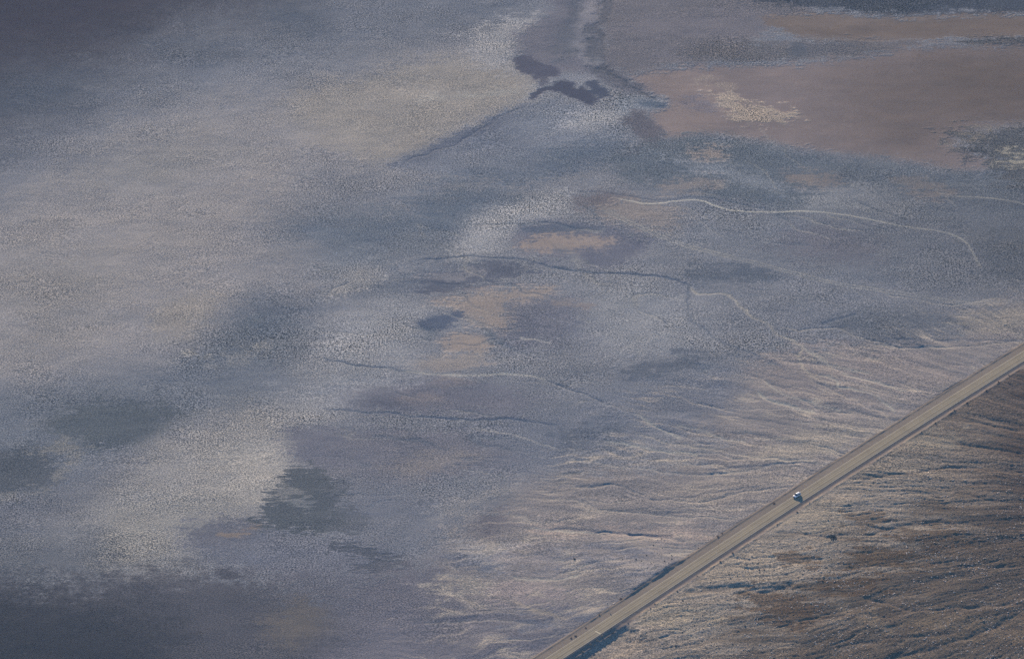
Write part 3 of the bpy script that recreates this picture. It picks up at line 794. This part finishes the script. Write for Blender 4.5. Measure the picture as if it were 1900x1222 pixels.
def ground_material():
    m, nt, bs = new_mat("salt_pan_soil")
    at = node(nt, "ShaderNodeAttribute", attribute_name="soil")
    ac_ = node(nt, "ShaderNodeAttribute", attribute_name="crust")
    sp = node(nt, "ShaderNodeSeparateColor")
    nt.links.new(ac_.outputs["Color"], sp.inputs[0])
    crust, rough, gravel = sp.outputs[0], sp.outputs[1], sp.outputs[2]
    geo = node(nt, "ShaderNodeTexCoord").outputs["Object"]
    mp = node(nt, "ShaderNodeMapping")
    mp.inputs["Scale"].default_value = (.8, 1, 1)
    nt.links.new(geo, mp.inputs[0])
    geo = mp.outputs[0]
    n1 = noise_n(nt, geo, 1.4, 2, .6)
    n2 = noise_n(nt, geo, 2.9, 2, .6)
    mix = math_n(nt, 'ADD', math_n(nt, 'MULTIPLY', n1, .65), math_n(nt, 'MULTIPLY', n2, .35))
    fl = ramp_n(nt, mix, .42, .61)                       # 0 hollow painted as shaded .. 1 salt blister painted as sunlit
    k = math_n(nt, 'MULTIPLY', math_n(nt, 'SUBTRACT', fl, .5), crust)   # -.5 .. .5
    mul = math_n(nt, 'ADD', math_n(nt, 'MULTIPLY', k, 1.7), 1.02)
    # painted relief shading: bluer in the hollows, warmer on the salt blisters
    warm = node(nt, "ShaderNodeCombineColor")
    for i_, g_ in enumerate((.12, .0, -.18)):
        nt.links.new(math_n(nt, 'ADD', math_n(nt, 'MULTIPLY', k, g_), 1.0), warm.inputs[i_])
    # gravel: dark stones with pale chips
    n3 = noise_n(nt, geo, 1.9, 3, .7)
    gs = math_n(nt, 'MULTIPLY', math_n(nt, 'SUBTRACT', ramp_n(nt, n3, .42, .68), .4), gravel)
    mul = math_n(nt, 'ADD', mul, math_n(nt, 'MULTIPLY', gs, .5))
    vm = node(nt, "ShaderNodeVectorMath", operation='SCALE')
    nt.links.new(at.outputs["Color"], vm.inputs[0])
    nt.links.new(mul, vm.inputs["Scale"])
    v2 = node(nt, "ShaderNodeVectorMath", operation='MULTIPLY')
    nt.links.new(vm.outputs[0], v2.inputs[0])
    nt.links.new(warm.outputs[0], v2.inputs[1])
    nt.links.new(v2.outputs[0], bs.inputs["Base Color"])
    bs.inputs["Roughness"].default_value = .95
    bs.inputs["Specular IOR Level"].default_value = .02
    bp = node(nt, "ShaderNodeBump")
    bp.inputs["Distance"].default_value = 1.0
    bp.inputs["Strength"].default_value = 1.0
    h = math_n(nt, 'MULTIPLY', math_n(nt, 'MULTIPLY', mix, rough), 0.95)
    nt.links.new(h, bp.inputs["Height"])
    nt.links.new(bp.outputs[0], bs.inputs["Normal"])
    return m


M_GROUND = ground_material()
ground = link("ground", gm, M_GROUND)
tag(ground, "pale grey salt flat and brown gravel fan seen from high above", "ground", kind="structure")


def plain(name, rgb, rough=.6, metal=0, bump=None, var=.0, scale=4.0):
    m, nt, bs = new_mat(name)
    bs.inputs["Base Color"].default_value = (*rgb, 1)
    bs.inputs["Roughness"].default_value = rough
    bs.inputs["Metallic"].default_value = metal
    if var:
        geo = node(nt, "ShaderNodeTexCoord").outputs["Object"]
        n = noise_n(nt, geo, scale, 3, .6)
        mul = math_n(nt, 'ADD', math_n(nt, 'MULTIPLY', math_n(nt, 'SUBTRACT', n, .5), 2 * var), 1.0)
        vm = node(nt, "ShaderNodeVectorMath", operation='SCALE')
        vm.inputs[0].default_value = rgb
        nt.links.new(mul, vm.inputs["Scale"])
        nt.links.new(vm.outputs[0], bs.inputs["Base Color"])
    return m


# ------------------------------------------------------------------ road
def road_material():
    m, nt, bs = new_mat("worn_asphalt")
    uv = node(nt, "ShaderNodeUVMap", uv_map="lane").outputs[0]
    sx = node(nt, "ShaderNodeSeparateXYZ")
    nt.links.new(uv, sx.inputs[0])
    u = sx.outputs[0]                                     # metres from the centre line
    # slow sideways wander of the wheel tracks
    cmb = node(nt, "ShaderNodeCombineXYZ")
    nt.links.new(math_n(nt, 'MULTIPLY', u, 1.5), cmb.inputs[0])
    nt.links.new(math_n(nt, 'MULTIPLY', sx.outputs[1], .012), cmb.inputs[1])
    streaks = noise_n(nt, cmb.outputs[0], 1.0, 3, .6)
    trk = None
    for c, w, a in ((2.85, .22, .8), (1.85, .42, 1.0), (0.35, .36, .9), (-1.25, .42, 1.0), (-2.65, .30, .7)):
        e = math_n(nt, 'POWER', 2.718, math_n(nt, 'MULTIPLY', math_n(nt, 'POWER', math_n(nt, 'DIVIDE', math_n(nt, 'ABSOLUTE', math_n(nt, 'SUBTRACT', u, c)), w), 2.0), -1.0))
        e = math_n(nt, 'MULTIPLY', e, a)
        trk = e if trk is None else math_n(nt, 'ADD', trk, e)
    geo = node(nt, "ShaderNodeTexCoord").outputs["Object"]
    grain = noise_n(nt, geo, 3.0, 2, .6)
    blot = noise_n(nt, geo, .11, 3, .6)
    mul = math_n(nt, 'ADD', 1.0, math_n(nt, 'MULTIPLY', trk, -.46))
    mul = math_n(nt, 'ADD', mul, math_n(nt, 'MULTIPLY', math_n(nt, 'SUBTRACT', streaks, .5), .45))
    mul = math_n(nt, 'ADD', mul, math_n(nt, 'MULTIPLY', math_n(nt, 'SUBTRACT', grain, .5), .16))
    mul = math_n(nt, 'ADD', mul, math_n(nt, 'MULTIPLY', math_n(nt, 'SUBTRACT', blot, .5), .4))
    vm = node(nt, "ShaderNodeVectorMath", operation='SCALE')
    vm.inputs[0].default_value = tuple(alb((137, 130, 123)))
    nt.links.new(mul, vm.inputs["Scale"])
    nt.links.new(vm.outputs[0], bs.inputs["Base Color"])
    bs.inputs["Roughness"].default_value = .9
    bs.inputs["Specular IOR Level"].default_value = .2
    return m


def strip(name, s0, s1, d0, d1, z, mat, parent=None, nd=2, step=4.0, uv=False, wear=None):
    ss = np.arange(s0, s1 + 1e-6, step)
    ds = np.linspace(d0, d1, nd)
    bm = bmesh.new()
    rows = []
    for s in ss:
        row = []
        for d in ds:
            p = road_point(s, d)
            crown = 0.07 * (1 - (d / HALF) ** 2)
            row.append(bm.verts.new((p[0], p[1], z + crown)))
        rows.append(row)
    faces = []
    for a, b in zip(rows, rows[1:]):
        for i in range(nd - 1):
            faces.append(bm.faces.new((a[i + 1], a[i], b[i], b[i + 1])))
    if uv:
        lay = bm.loops.layers.uv.new("lane")
        for f in bm.faces:
            for l in f.loops:
                s_, d_ = road_coords(l.vert.co.x, l.vert.co.y)
                l[lay].uv = (float(d_), float(s_))
    bmesh.ops.recalc_face_normals(bm, faces=bm.faces)
    for f in bm.faces:
        if f.normal.z < 0:
            f.normal_flip()
    return bm_obj(name, bm, mat, parent)


M_ROAD = road_material()
SR0, SR1 = -420, 420
road = strip("road", SR0, SR1, -HALF, HALF, ROAD_Z, M_ROAD, None, 9, 4.0, True)
tag(road, "worn grey two lane asphalt road crossing the salt flat diagonally", "road", kind="structure")


def worn_paint(name, rgb):
    m, nt, bs = new_mat(name)
    geo = node(nt, "ShaderNodeTexCoord").outputs["Object"]
    n = noise_n(nt, geo, .7, 4, .7)
    f = ramp_n(nt, n, .38, .62)
    mx = node(nt, "ShaderNodeMix", data_type='RGBA')
    nt.links.new(f, mx.inputs[0])
    a = alb((152, 145, 137))
    mx.inputs[6].default_value = (*a, 1)
    mx.inputs[7].default_value = (*rgb, 1)
    nt.links.new(mx.outputs[2], bs.inputs["Base Color"])
    bs.inputs["Roughness"].default_value = .8
    return m


M_WHITE = worn_paint("worn_white_paint", (.62, .60, .55))
M_YEL = worn_paint("worn_yellow_paint", (.46, .37, .16))
for d in (-3.28, 3.28):
    tag(strip("edge_line", SR0, SR1, d - .06, d + .06, ROAD_Z + .006, M_WHITE, road, 2, 4.0), kind="structure")
for d in (-.13, .13):
    tag(strip("centre_line", SR0, SR1, d - .05, d + .05, ROAD_Z + .006, M_YEL, road, 2, 4.0), kind="structure")
# a pale patched joint across the near lane
sj = float(road_coords(*P(1110, 1173, ROAD_Z))[0])
tag(strip("patched_joint", sj - .3, sj + .3, -3.4, .4, ROAD_Z + .010, plain("pale_patch", tuple(alb((186, 176, 160))), .9, var=.2), road, 4, .3), kind="structure")


def ground_z(x, y):
    i = np.clip(np.searchsorted(xs, x) - 1, 0, NX - 2)
    j = np.clip(np.searchsorted(ys, y) - 1, 0, NY - 2)
    tx = (x - xs[i]) / (xs[i + 1] - xs[i])
    ty = (y - ys[j]) / (ys[j + 1] - ys[j])
    return float((Z[j, i] * (1 - tx) + Z[j, i + 1] * tx) * (1 - ty) + (Z[j + 1, i] * (1 - tx) + Z[j + 1, i + 1] * tx) * ty)


# ------------------------------------------------------------------ car
def loft(name, sections, mat, parent, smooth=True, cap=True):
    bm = bmesh.new()
    rings = [[bm.verts.new(v) for v in sec] for sec in sections]
    n = len(rings[0])
    for a, b in zip(rings, rings[1:]):
        for i in range(n):
            bm.faces.new((a[i], a[(i + 1) % n], b[(i + 1) % n], b[i]))
    if cap:
        bm.faces.new(rings[0][::-1])
        bm.faces.new(rings[-1])
    bmesh.ops.recalc_face_normals(bm, faces=bm.faces)
    o = bm_obj(name, bm, mat, parent, smooth)
    return o


def box_bm(bm, x0, x1, y0, y1, z0, z1, bev=.02):
    r = bmesh.ops.create_cube(bm, size=1.0)
    vs_ = r["verts"]
    for v in vs_:
        v.co = Vector((x0 + (v.co.x + .5) * (x1 - x0), y0 + (v.co.y + .5) * (y1 - y0), z0 + (v.co.z + .5) * (z1 - z0)))
    if bev:
        es = list({e for v in vs_ for e in v.link_edges})
        bmesh.ops.bevel(bm, geom=es, offset=bev, segments=2, affect='EDGES')


def make_car(loc, heading):
    """white sport utility car; local +X is forward, Z up, origin on the road between the wheels"""
    car = empty("car", loc, heading)
    car.scale = (1.1, 1.15, 1.0)
    paint = new_mat("white_car_paint")
    paint[2].inputs["Base Color"].default_value = (.90, .90, .90, 1)
    paint[2].inputs["Roughness"].default_value = .36
    paint[2].inputs["Specular IOR Level"].default_value = .8
    paint[2].inputs["Coat Weight"].default_value = .5
    paint[2].inputs["Coat Roughness"].default_value = .1
    pm = paint[0]
    glass = plain("dark_car_glass", (.012, .016, .02), .06)
    black = plain("black_plastic", (.02, .02, .022), .6)
    rub = plain("tyre_rubber", (.018, .018, .018), .85)
    alloy = plain("alloy", (.5, .5, .52), .3, .9)
    lampw = plain("headlight_lens", (.75, .78, .8), .08)
    lampr = plain("tail_light_lens", (.42, .02, .02), .15)
    L, W = 4.62, 1.86
    # lower body: sections along X, each an octagonal ring
    prof = [(-2.30, .55, .95, .70), (-2.22, .36, 1.02, .86), (-1.9, .30, 1.05, .92), (-1.0, .27, 1.05, .93), (0, .27, 1.04, .93), (.75, .28, 1.03, .92),
            (1.1, .29, 1.01, .92), (1.75, .31, .93, .89), (2.15, .34, .82, .82), (2.30, .44, .70, .68)]
    secs = []
    for x, z0, z1, hw in prof:
        zm = z0 + .62 * (z1 - z0)
        secs.append([(x, -hw * .92, z0), (x, -hw, z0 + .1), (x, -hw, zm), (x, -hw * .93, z1 - .03), (x, -hw * .80, z1), (x, hw * .80, z1), (x, hw * .93, z1 - .03), (x, hw, zm), (x, hw, z0 + .1), (x, hw * .92, z0)])
    body = loft("body", secs, pm, car)
    # glasshouse
    g = [(-2.12, 1.00, 1.04, .80, .72), (-1.85, 1.0, 1.58, .84, .66), (-1.3, 1.0, 1.66, .86, .66), (-.2, 1.0, 1.69, .86, .66), (.35, 1.0, 1.62, .86, .64), (1.12, .98, 1.02, .84, .74)]
    gs = []
    for x, z0, z1, wb, wt in g:
        gs.append([(x, -wb, z0), (x, -wt, z1), (x, wt, z1), (x, wb, z0)])
    cabin = loft("cabin", gs, pm, car, False)
    roof_s = []
    for x, z, hw in [(-1.98, 1.57, .60), (-1.85, 1.62, .66), (-1.3, 1.70, .67), (-.2, 1.73, .67), (.30, 1.68, .65), (.46, 1.60, .60)]:
        roof_s.append([(x, -hw, z - .05), (x, -hw * .9, z), (x, hw * .9, z), (x, hw, z - .05), (x, hw * .9, z - .06), (x, -hw * .9, z - .06)])
    loft("roof", roof_s, pm, car)

    def pane(name, pts, th=.012):
        bm = bmesh.new()
        vs_ = [Vector(p) for p in pts]
        nrm = (vs_[1] - vs_[0]).cross(vs_[2] - vs_[0]).normalized()
        c = sum(vs_, Vector()) / len(vs_)
        if nrm.dot(c - Vector((-.4, 0, 1.2))) < 0:
            nrm = -nrm
        a = [bm.verts.new(v + nrm * th) for v in vs_]
        b = [bm.verts.new(v - nrm * .02) for v in vs_]
        bm.faces.new(a)
        bm.faces.new(b[::-1])
        for i in range(len(a)):
            j = (i + 1) % len(a)
            bm.faces.new((a[i], b[i], b[j], a[j]))
        bmesh.ops.recalc_face_normals(bm, faces=bm.faces)
        return bm_obj(name, bm, glass, car)
    pane("windscreen", [(1.07, -.72, 1.06), (1.07, .72, 1.06), (.42, .60, 1.575), (.42, -.60, 1.575)], .015)
    pane("rear_window", [(-2.09, -.68, 1.12), (-2.09, .68, 1.12), (-1.90, .60, 1.50), (-1.90, -.60, 1.50)], .02)
    for s in (-1, 1):
        def sp(x, z):
            f = (z - 1.0) / .66
            return (x, s * (.86 - .2 * f), z)
        pane("side_window", [sp(.95, 1.08), sp(.02, 1.08), sp(.02, 1.58), sp(.32, 1.56)], .02)
        pane("side_window", [sp(-.06, 1.08), sp(-.98, 1.08), sp(-.98, 1.58), sp(-.06, 1.59)], .02)
        pane("side_window", [sp(-1.06, 1.08), sp(-1.80, 1.12), sp(-1.66, 1.50), sp(-1.06, 1.57)], .02)
        bm = bmesh.new()
        box_bm(bm, .72, .92, s * 1.0 - .10, s * 1.0 + .10, 1.02, 1.16, .03)
        bm_obj("wing_mirror", bm, pm, car)
        bm = bmesh.new()
        box_bm(bm, -1.6, .15, s * .58 - .02, s * .58 + .02, 1.73, 1.765, .01)
        bm_obj("roof_rail", bm, black, car)
        bm = bmesh.new()
        box_bm(bm, 2.12, 2.31, s * .62 - .17, s * .62 + .17, .64, .76, .03)
        bm_obj("headlight", bm, lampw, car)
        bm = bmesh.new()
        box_bm(bm, -2.33, -2.2, s * .66 - .1, s * .66 + .1, .74, .94, .03)
        bm_obj("tail_light", bm, lampr, car)
        bm = bmesh.new()
        box_bm(bm, -1.0, 1.0, s * .93 - .03, s * .93 + .03, .27, .38, .02)
        bm_obj("sill", bm, black, car)
    bm = bmesh.new()
    box_bm(bm, 2.22, 2.33, -.42, .42, .56, .72, .02)
    bm_obj("grille", bm, black, car)
    bm = bmesh.new()
    box_bm(bm, 2.2, 2.36, -.78, .78, .36, .50, .04)
    bm_obj("front_bumper", bm, black, car)
    bm = bmesh.new()
    box_bm(bm, -2.37, -2.2, -.78, .78, .38, .56, .04)
    bm_obj("rear_bumper", bm, black, car)
    for x in (-1.36, 1.38):
        for s in (-1, 1):
            bm = bmesh.new()
            bmesh.ops.create_cone(bm, cap_ends=True, segments=24, radius1=.36, radius2=.36, depth=.24, matrix=Matrix.Translation((x, s * .84, .36)) @ Matrix.Rotation(math.pi / 2, 4, 'X'))
            es = [e for e in bm.edges if len(e.link_faces) == 2 and e.calc_face_angle(0) > 1]
            bmesh.ops.bevel(bm, geom=es, offset=.04, segments=2, affect='EDGES')
            w = bm_obj("wheel", bm, rub, car, True)
            bm = bmesh.new()
            bmesh.ops.create_cone(bm, cap_ends=True, segments=20, radius1=.24, radius2=.20, depth=.03, matrix=Matrix.Translation((x, s * .965, .36)) @ Matrix.Rotation(-s * math.pi / 2, 4, 'X'))
            bm_obj("rim", bm, alloy, w)
    tag(car, "white sport utility car driving on the asphalt road towards the lower left", "car")
    return car


cs, cdd = road_coords(*P(1479.5, 920.5, ROAD_Z))
cp = road_point(float(cs), 1.95)
head = math.atan2(-RT[1], -RT[0])
make_car((cp[0], cp[1], ROAD_Z + .07 * (1 - (1.95 / HALF) ** 2)), head)


# ------------------------------------------------------------------ roadside sign
def make_sign(px, py):
    x, y = P(px, py, .5)
    z = ground_z(x, y)
    o = empty("road_sign", (x, y, z - .05), math.atan2(RT[1], RT[0]))
    bm = bmesh.new()
    box_bm(bm, -.04, .04, -.04, .04, 0, 2.75, .008)
    bm_obj("post", bm, plain("galvanised_post", (.32, .31, .30), .5, .4, var=.1), o)
    bm = bmesh.new()
    box_bm(bm, -.075, -.045, -.38, .38, 1.95, 2.7, .012)
    bm_obj("panel", bm, plain("sign_back_metal", (.36, .36, .36), .5, .5, var=.1), o)
    tag(o, "thin roadside sign on a single post on the far gravel shoulder", "road sign")


make_sign(1127.5, 1126)

# ------------------------------------------------------------------ stones and shrubs
M_PALE = plain("pale_stone", (.62, .52, .43), .9, var=.25, scale=2)
M_DARK = plain("dark_stone", (.10, .085, .08), .9, var=.3, scale=2)


def stone_mesh(name, seed, mat, sub=1):
    rnd = random.Random(seed)
    bm = bmesh.new()
    bmesh.ops.create_icosphere(bm, subdivisions=sub + 1, radius=1.0)
    a = Vector((rnd.random(), rnd.random(), rnd.random())) * 9
    from mathutils import noise as mn
    for v in bm.verts:
        n = mn.noise(v.co * 1.1 + a) * .45 + mn.noise(v.co * 2.7 + a) * .2
        v.co *= 1 + n
        v.co.z *= .72
        v.co.x *= 1.15
    me = bpy.data.meshes.new(name)
    bm.to_mesh(me)
    bm.free()
    me.materials.append(mat)
    return me


def shrub_mesh(name, seed, mat, stem_mat, leaves=150):
    rnd = random.Random(seed)
    bm = bmesh.new()
    for k in range(leaves):
        th = rnd.random() * 2 * math.pi
        ph = math.acos(rnd.random() * .98)
        r = .55 + .45 * rnd.random()
        r *= 1 + .25 * math.sin(3 * th + seed) + .15 * math.sin(5 * th + 2 * seed)
        c = Vector((r * math.sin(ph) * math.cos(th), r * math.sin(ph) * math.sin(th), .12 + .85 * r * math.cos(ph)))
        q = Vector((rnd.gauss(0, 1), rnd.gauss(0, 1), rnd.gauss(0, 1))).normalized()
        p = q.orthogonal().normalized()
        l, w = .16 + .12 * rnd.random(), .07 + .05 * rnd.random()
        t = q.cross(p)
        bm.faces.new([bm.verts.new(c + p * l), bm.verts.new(c + t * w), bm.verts.new(c - p * l), bm.verts.new(c - t * w)])
    for k in range(9):
        th = rnd.random() * 2 * math.pi
        d = Vector((math.cos(th) * .7, math.sin(th) * .7, .55 + .4 * rnd.random()))
        e = Vector((-math.sin(th), math.cos(th), 0)) * .025
        u = Vector((0, 0, .025))
        base = Vector((0, 0, -.05))
        for o_ in (e, u):
            f = bm.faces.new([bm.verts.new(base - o_), bm.verts.new(base + o_), bm.verts.new(d + o_ * .3), bm.verts.new(d - o_ * .3)])
            f.material_index = 1
    me = bpy.data.meshes.new(name)
    bm.to_mesh(me)
    bm.free()
    me.materials.append(mat)
    me.materials.append(stem_mat)
    return me


M_STEM = plain("dry_stem", (.16, .11, .08), .9)
M_RUST = plain("rust_foliage", (.26, .135, .085), .9, var=.25, scale=3)
M_OLIV = plain("dark_foliage", (.055, .055, .05), .9, var=.3, scale=3)
M_TAN = plain("straw_foliage", (.42, .35, .25), .9, var=.2, scale=3)
pale_m = [stone_mesh("pale_stone", i, M_PALE) for i in range(3)]
dark_m = [stone_mesh("dark_stone", 10 + i, M_DARK) for i in range(2)]
rust_m = [shrub_mesh("rust_shrub", i, M_RUST, M_STEM) for i in range(2)]
oliv_m = [shrub_mesh("dark_shrub", 20 + i, M_OLIV, M_STEM) for i in range(2)]
tan_m = [shrub_mesh("straw_shrub", 30 + i, M_TAN, M_STEM) for i in range(2)]


def put(name, me, x, y, size, label, cat, group=None, sink=.15, squash=1.0):
    o = bpy.data.objects.new(name, me)
    scene.collection.objects.link(o)
    o.location = (x, y, ground_z(x, y) - sink * size)
    o.rotation_euler = (0, 0, random.random() * 6.28)
    k = size * (.85 + .3 * random.random())
    o.scale = (k, size, size * squash)
    return tag(o, label, cat, group)


# single landmarks
def at(px, py):
    return P(px, py, .4)


x, y = at(1545.5, 996)
put("dark_shrub", oliv_m[0], x, y, 2.0, "large dark bush standing alone on the pale gravel below the road", "bush")
x, y = at(1140, 1119)
o = put("pale_boulder", pale_m[0], x, y, .75, "whitish boulder at the edge of the far shoulder beside the sign", "boulder")
o.scale = (1.0, .55, .6)
o.rotation_euler = (0, 0, math.atan2(RT[1], RT[0]))
x, y = at(1152, 1111)
put("rust_shrub", rust_m[0], x, y, .95, "rust brown bush at the edge of the far shoulder next to a whitish boulder", "bush")
x, y = at(1280 / 1.0 - 214, 1036)
put("dark_shrub", oliv_m[1], x, y, .7, "small dark red bush alone on the pinkish silt left of the road", "bush")

# roadside bushes
RB = [(1112, 1141), (1087, 1165), (1068, 1180), (1060, 1184), (1436, 934), (1332, 996), (1340, 990)]
for px, py in RB:
    x, y = at(px, py)
    put("rust_shrub", random.choice(rust_m), x, y, .5 + .25 * random.random(), "rust brown bush on the far gravel shoulder of the road", "bush", "rust brown bushes along the far shoulder")
for s in np.arange(-175, 215, 11.5):
    if random.random() < .35:
        continue
    p = road_point(s + random.uniform(-5, 5), -6.6 - random.random() * 1.2)
    put("rust_shrub", random.choice(rust_m), p[0], p[1], .32 + .35 * random.random(), "rust brown bush on the near gravel shoulder of the road", "bush", "rust brown bushes along the near shoulder")
for px, py in [(1109, 1187), (1096, 1194), (1117, 1179), (1081, 1207), (1073, 1218), (1134, 1166)]:
    x, y = at(px, py)
    put("straw_shrub", random.choice(tan_m), x, y, .75, "straw coloured bush on the shaded embankment below the road", "bush", "straw coloured bushes on the embankment")

# small dark bushes scattered on the pale silt beside the road
nb = 0
while nb < 130:
    px, py = (random.gauss(1430, 70), random.gauss(1068, 24)) if nb % 2 else ((random.gauss(1290, 60), random.gauss(1150, 26)) if nb % 4 else (random.gauss(1235, 30), random.gauss(1035, 16)))
    x, y = at(px, py)
    d_ = float(road_coords(x, y)[1])
    if abs(d_) < 9.5 or py > 1235:
        continue
    put("dark_shrub", random.choice(oliv_m), x, y, .2 + .32 * random.random() ** 3, "small dark bush on pale silt beside the road", "bush", "small dark bushes on the silt beside the road")
    nb += 1

# pale stones on the brown gravel: the largest as single things, the rest as one scatter
cand = []
while len(cand) < 6500:
    px, py = random.uniform(1180, 1925), random.uniform(860, 1235)
    x, y = at(px, py)
    s_, d_ = (float(v) for v in road_coords(x, y))
    if d_ > -9:
        continue
    j = min(np.searchsorted(ys, y), NY - 1)
    i = min(np.searchsorted(xs, x), NX - 1)
    dens = (.2 + .8 * min(1, max(0, (-d_ - 20) / 60))) * max(0, .45 + 1.1 * float(CLUMP[j, i]) + .4 * float(EDGE[j, i]))
    if random.random() > dens:
        continue
    cand.append((.11 + .36 * random.random() ** 5, x, y))
cand.sort(reverse=True)
for k, (sz, x, y) in enumerate(cand[:280]):
    put("pale_stone", pale_m[k % 3], x, y, sz, "pale stone lying on the brown gravel fan below the road", "stone", "pale stones on the brown gravel")


def scatter(name, items, protos, mat):
    """every remaining stone as real geometry in one sheet of stones"""
    V, Fc = [], []
    base = 0
    pv = []
    for me in protos:
        c = np.empty(len(me.vertices) * 3, np.float32)
        me.vertices.foreach_get("co", c)
        f = np.empty(len(me.polygons) * 3, np.int32)
        me.polygons.foreach_get("vertices", f)
        pv.append((c.reshape(-1, 3), f.reshape(-1, 3)))
    for k, (sz, x, y) in enumerate(items):
        c, f = pv[k % len(pv)]
        a = random.random() * 6.28
        rot = np.array([[math.cos(a), math.sin(a), 0], [-math.sin(a), math.cos(a), 0], [0, 0, 1]], np.float32)
        V.append(c @ rot * sz + np.array([x, y, ground_z(x, y) + .1 * sz], np.float32))
        Fc.append(f + base)
        base += len(c)
    V = np.concatenate(V)
    Fc = np.concatenate(Fc)
    me = bpy.data.meshes.new(name)
    me.vertices.add(len(V))
    me.vertices.foreach_set("co", V.ravel())
    me.loops.add(len(Fc) * 3)
    me.loops.foreach_set("vertex_index", Fc.ravel().astype(np.int32))
    me.polygons.add(len(Fc))
    me.polygons.foreach_set("loop_start", np.arange(0, len(Fc) * 3, 3, dtype=np.int32))
    me.update(calc_edges=True)
    return link(name, me, mat)


lo_p = [stone_mesh("low_stone", 40 + i, M_PALE, 0) for i in range(3)]
tag(scatter("gravel", cand[280:], lo_p, M_PALE), "pale gravel stones strewn over the brown fan", "gravel", kind="stuff")
cand2 = []
while len(cand2) < 7000:
    px, py = random.uniform(1250, 1925), random.uniform(820, 1235)
    x, y = at(px, py)
    s_, d_ = (float(v) for v in road_coords(x, y))
    if d_ > -12:
        continue
    j = min(np.searchsorted(ys, y), NY - 1)
    i = min(np.searchsorted(xs, x), NX - 1)
    if random.random() > .15 + .85 * min(1, max(0, (-d_ - 30) / 70)) + .4 * float(STREAK[j, i]):
        continue
    cand2.append((.12 + .25 * random.random() ** 3, x, y))
lo_d = [stone_mesh("low_stone", 50 + i, M_DARK, 0) for i in range(3)]
tag(scatter("dark_gravel", cand2, lo_d, M_DARK), "dark gravel stones strewn over the brown fan", "gravel", kind="stuff")
for me in list(bpy.data.meshes):
    if me.users == 0:
        bpy.data.meshes.remove(me)

# ------------------------------------------------------------------ haze
if HAZE_DENSITY > 0:
    bm = bmesh.new()
    box_bm(bm, -17500, 17500, -19500, 25500, float(Z.min()) - 1.0, CAM_H + 12, 0)
    hm = bpy.data.materials.new("thin_haze")
    hm.use_nodes = True
    nt = hm.node_tree
    nt.nodes.remove(nt.nodes["Principled BSDF"])
    pv_ = nt.nodes.new("ShaderNodeVolumePrincipled")
    pv_.inputs["Color"].default_value = (*HAZE_COLOR, 1)
    pv_.inputs["Density"].default_value = HAZE_DENSITY
    pv_.inputs["Anisotropy"].default_value = 0.0
    nt.links.new(pv_.outputs[0], nt.nodes["Material Output"].inputs["Volume"])
    hz = bm_obj("haze", bm, hm)
    tag(hz, "thin blue haze between the lookout and the valley floor", "haze", kind="stuff")
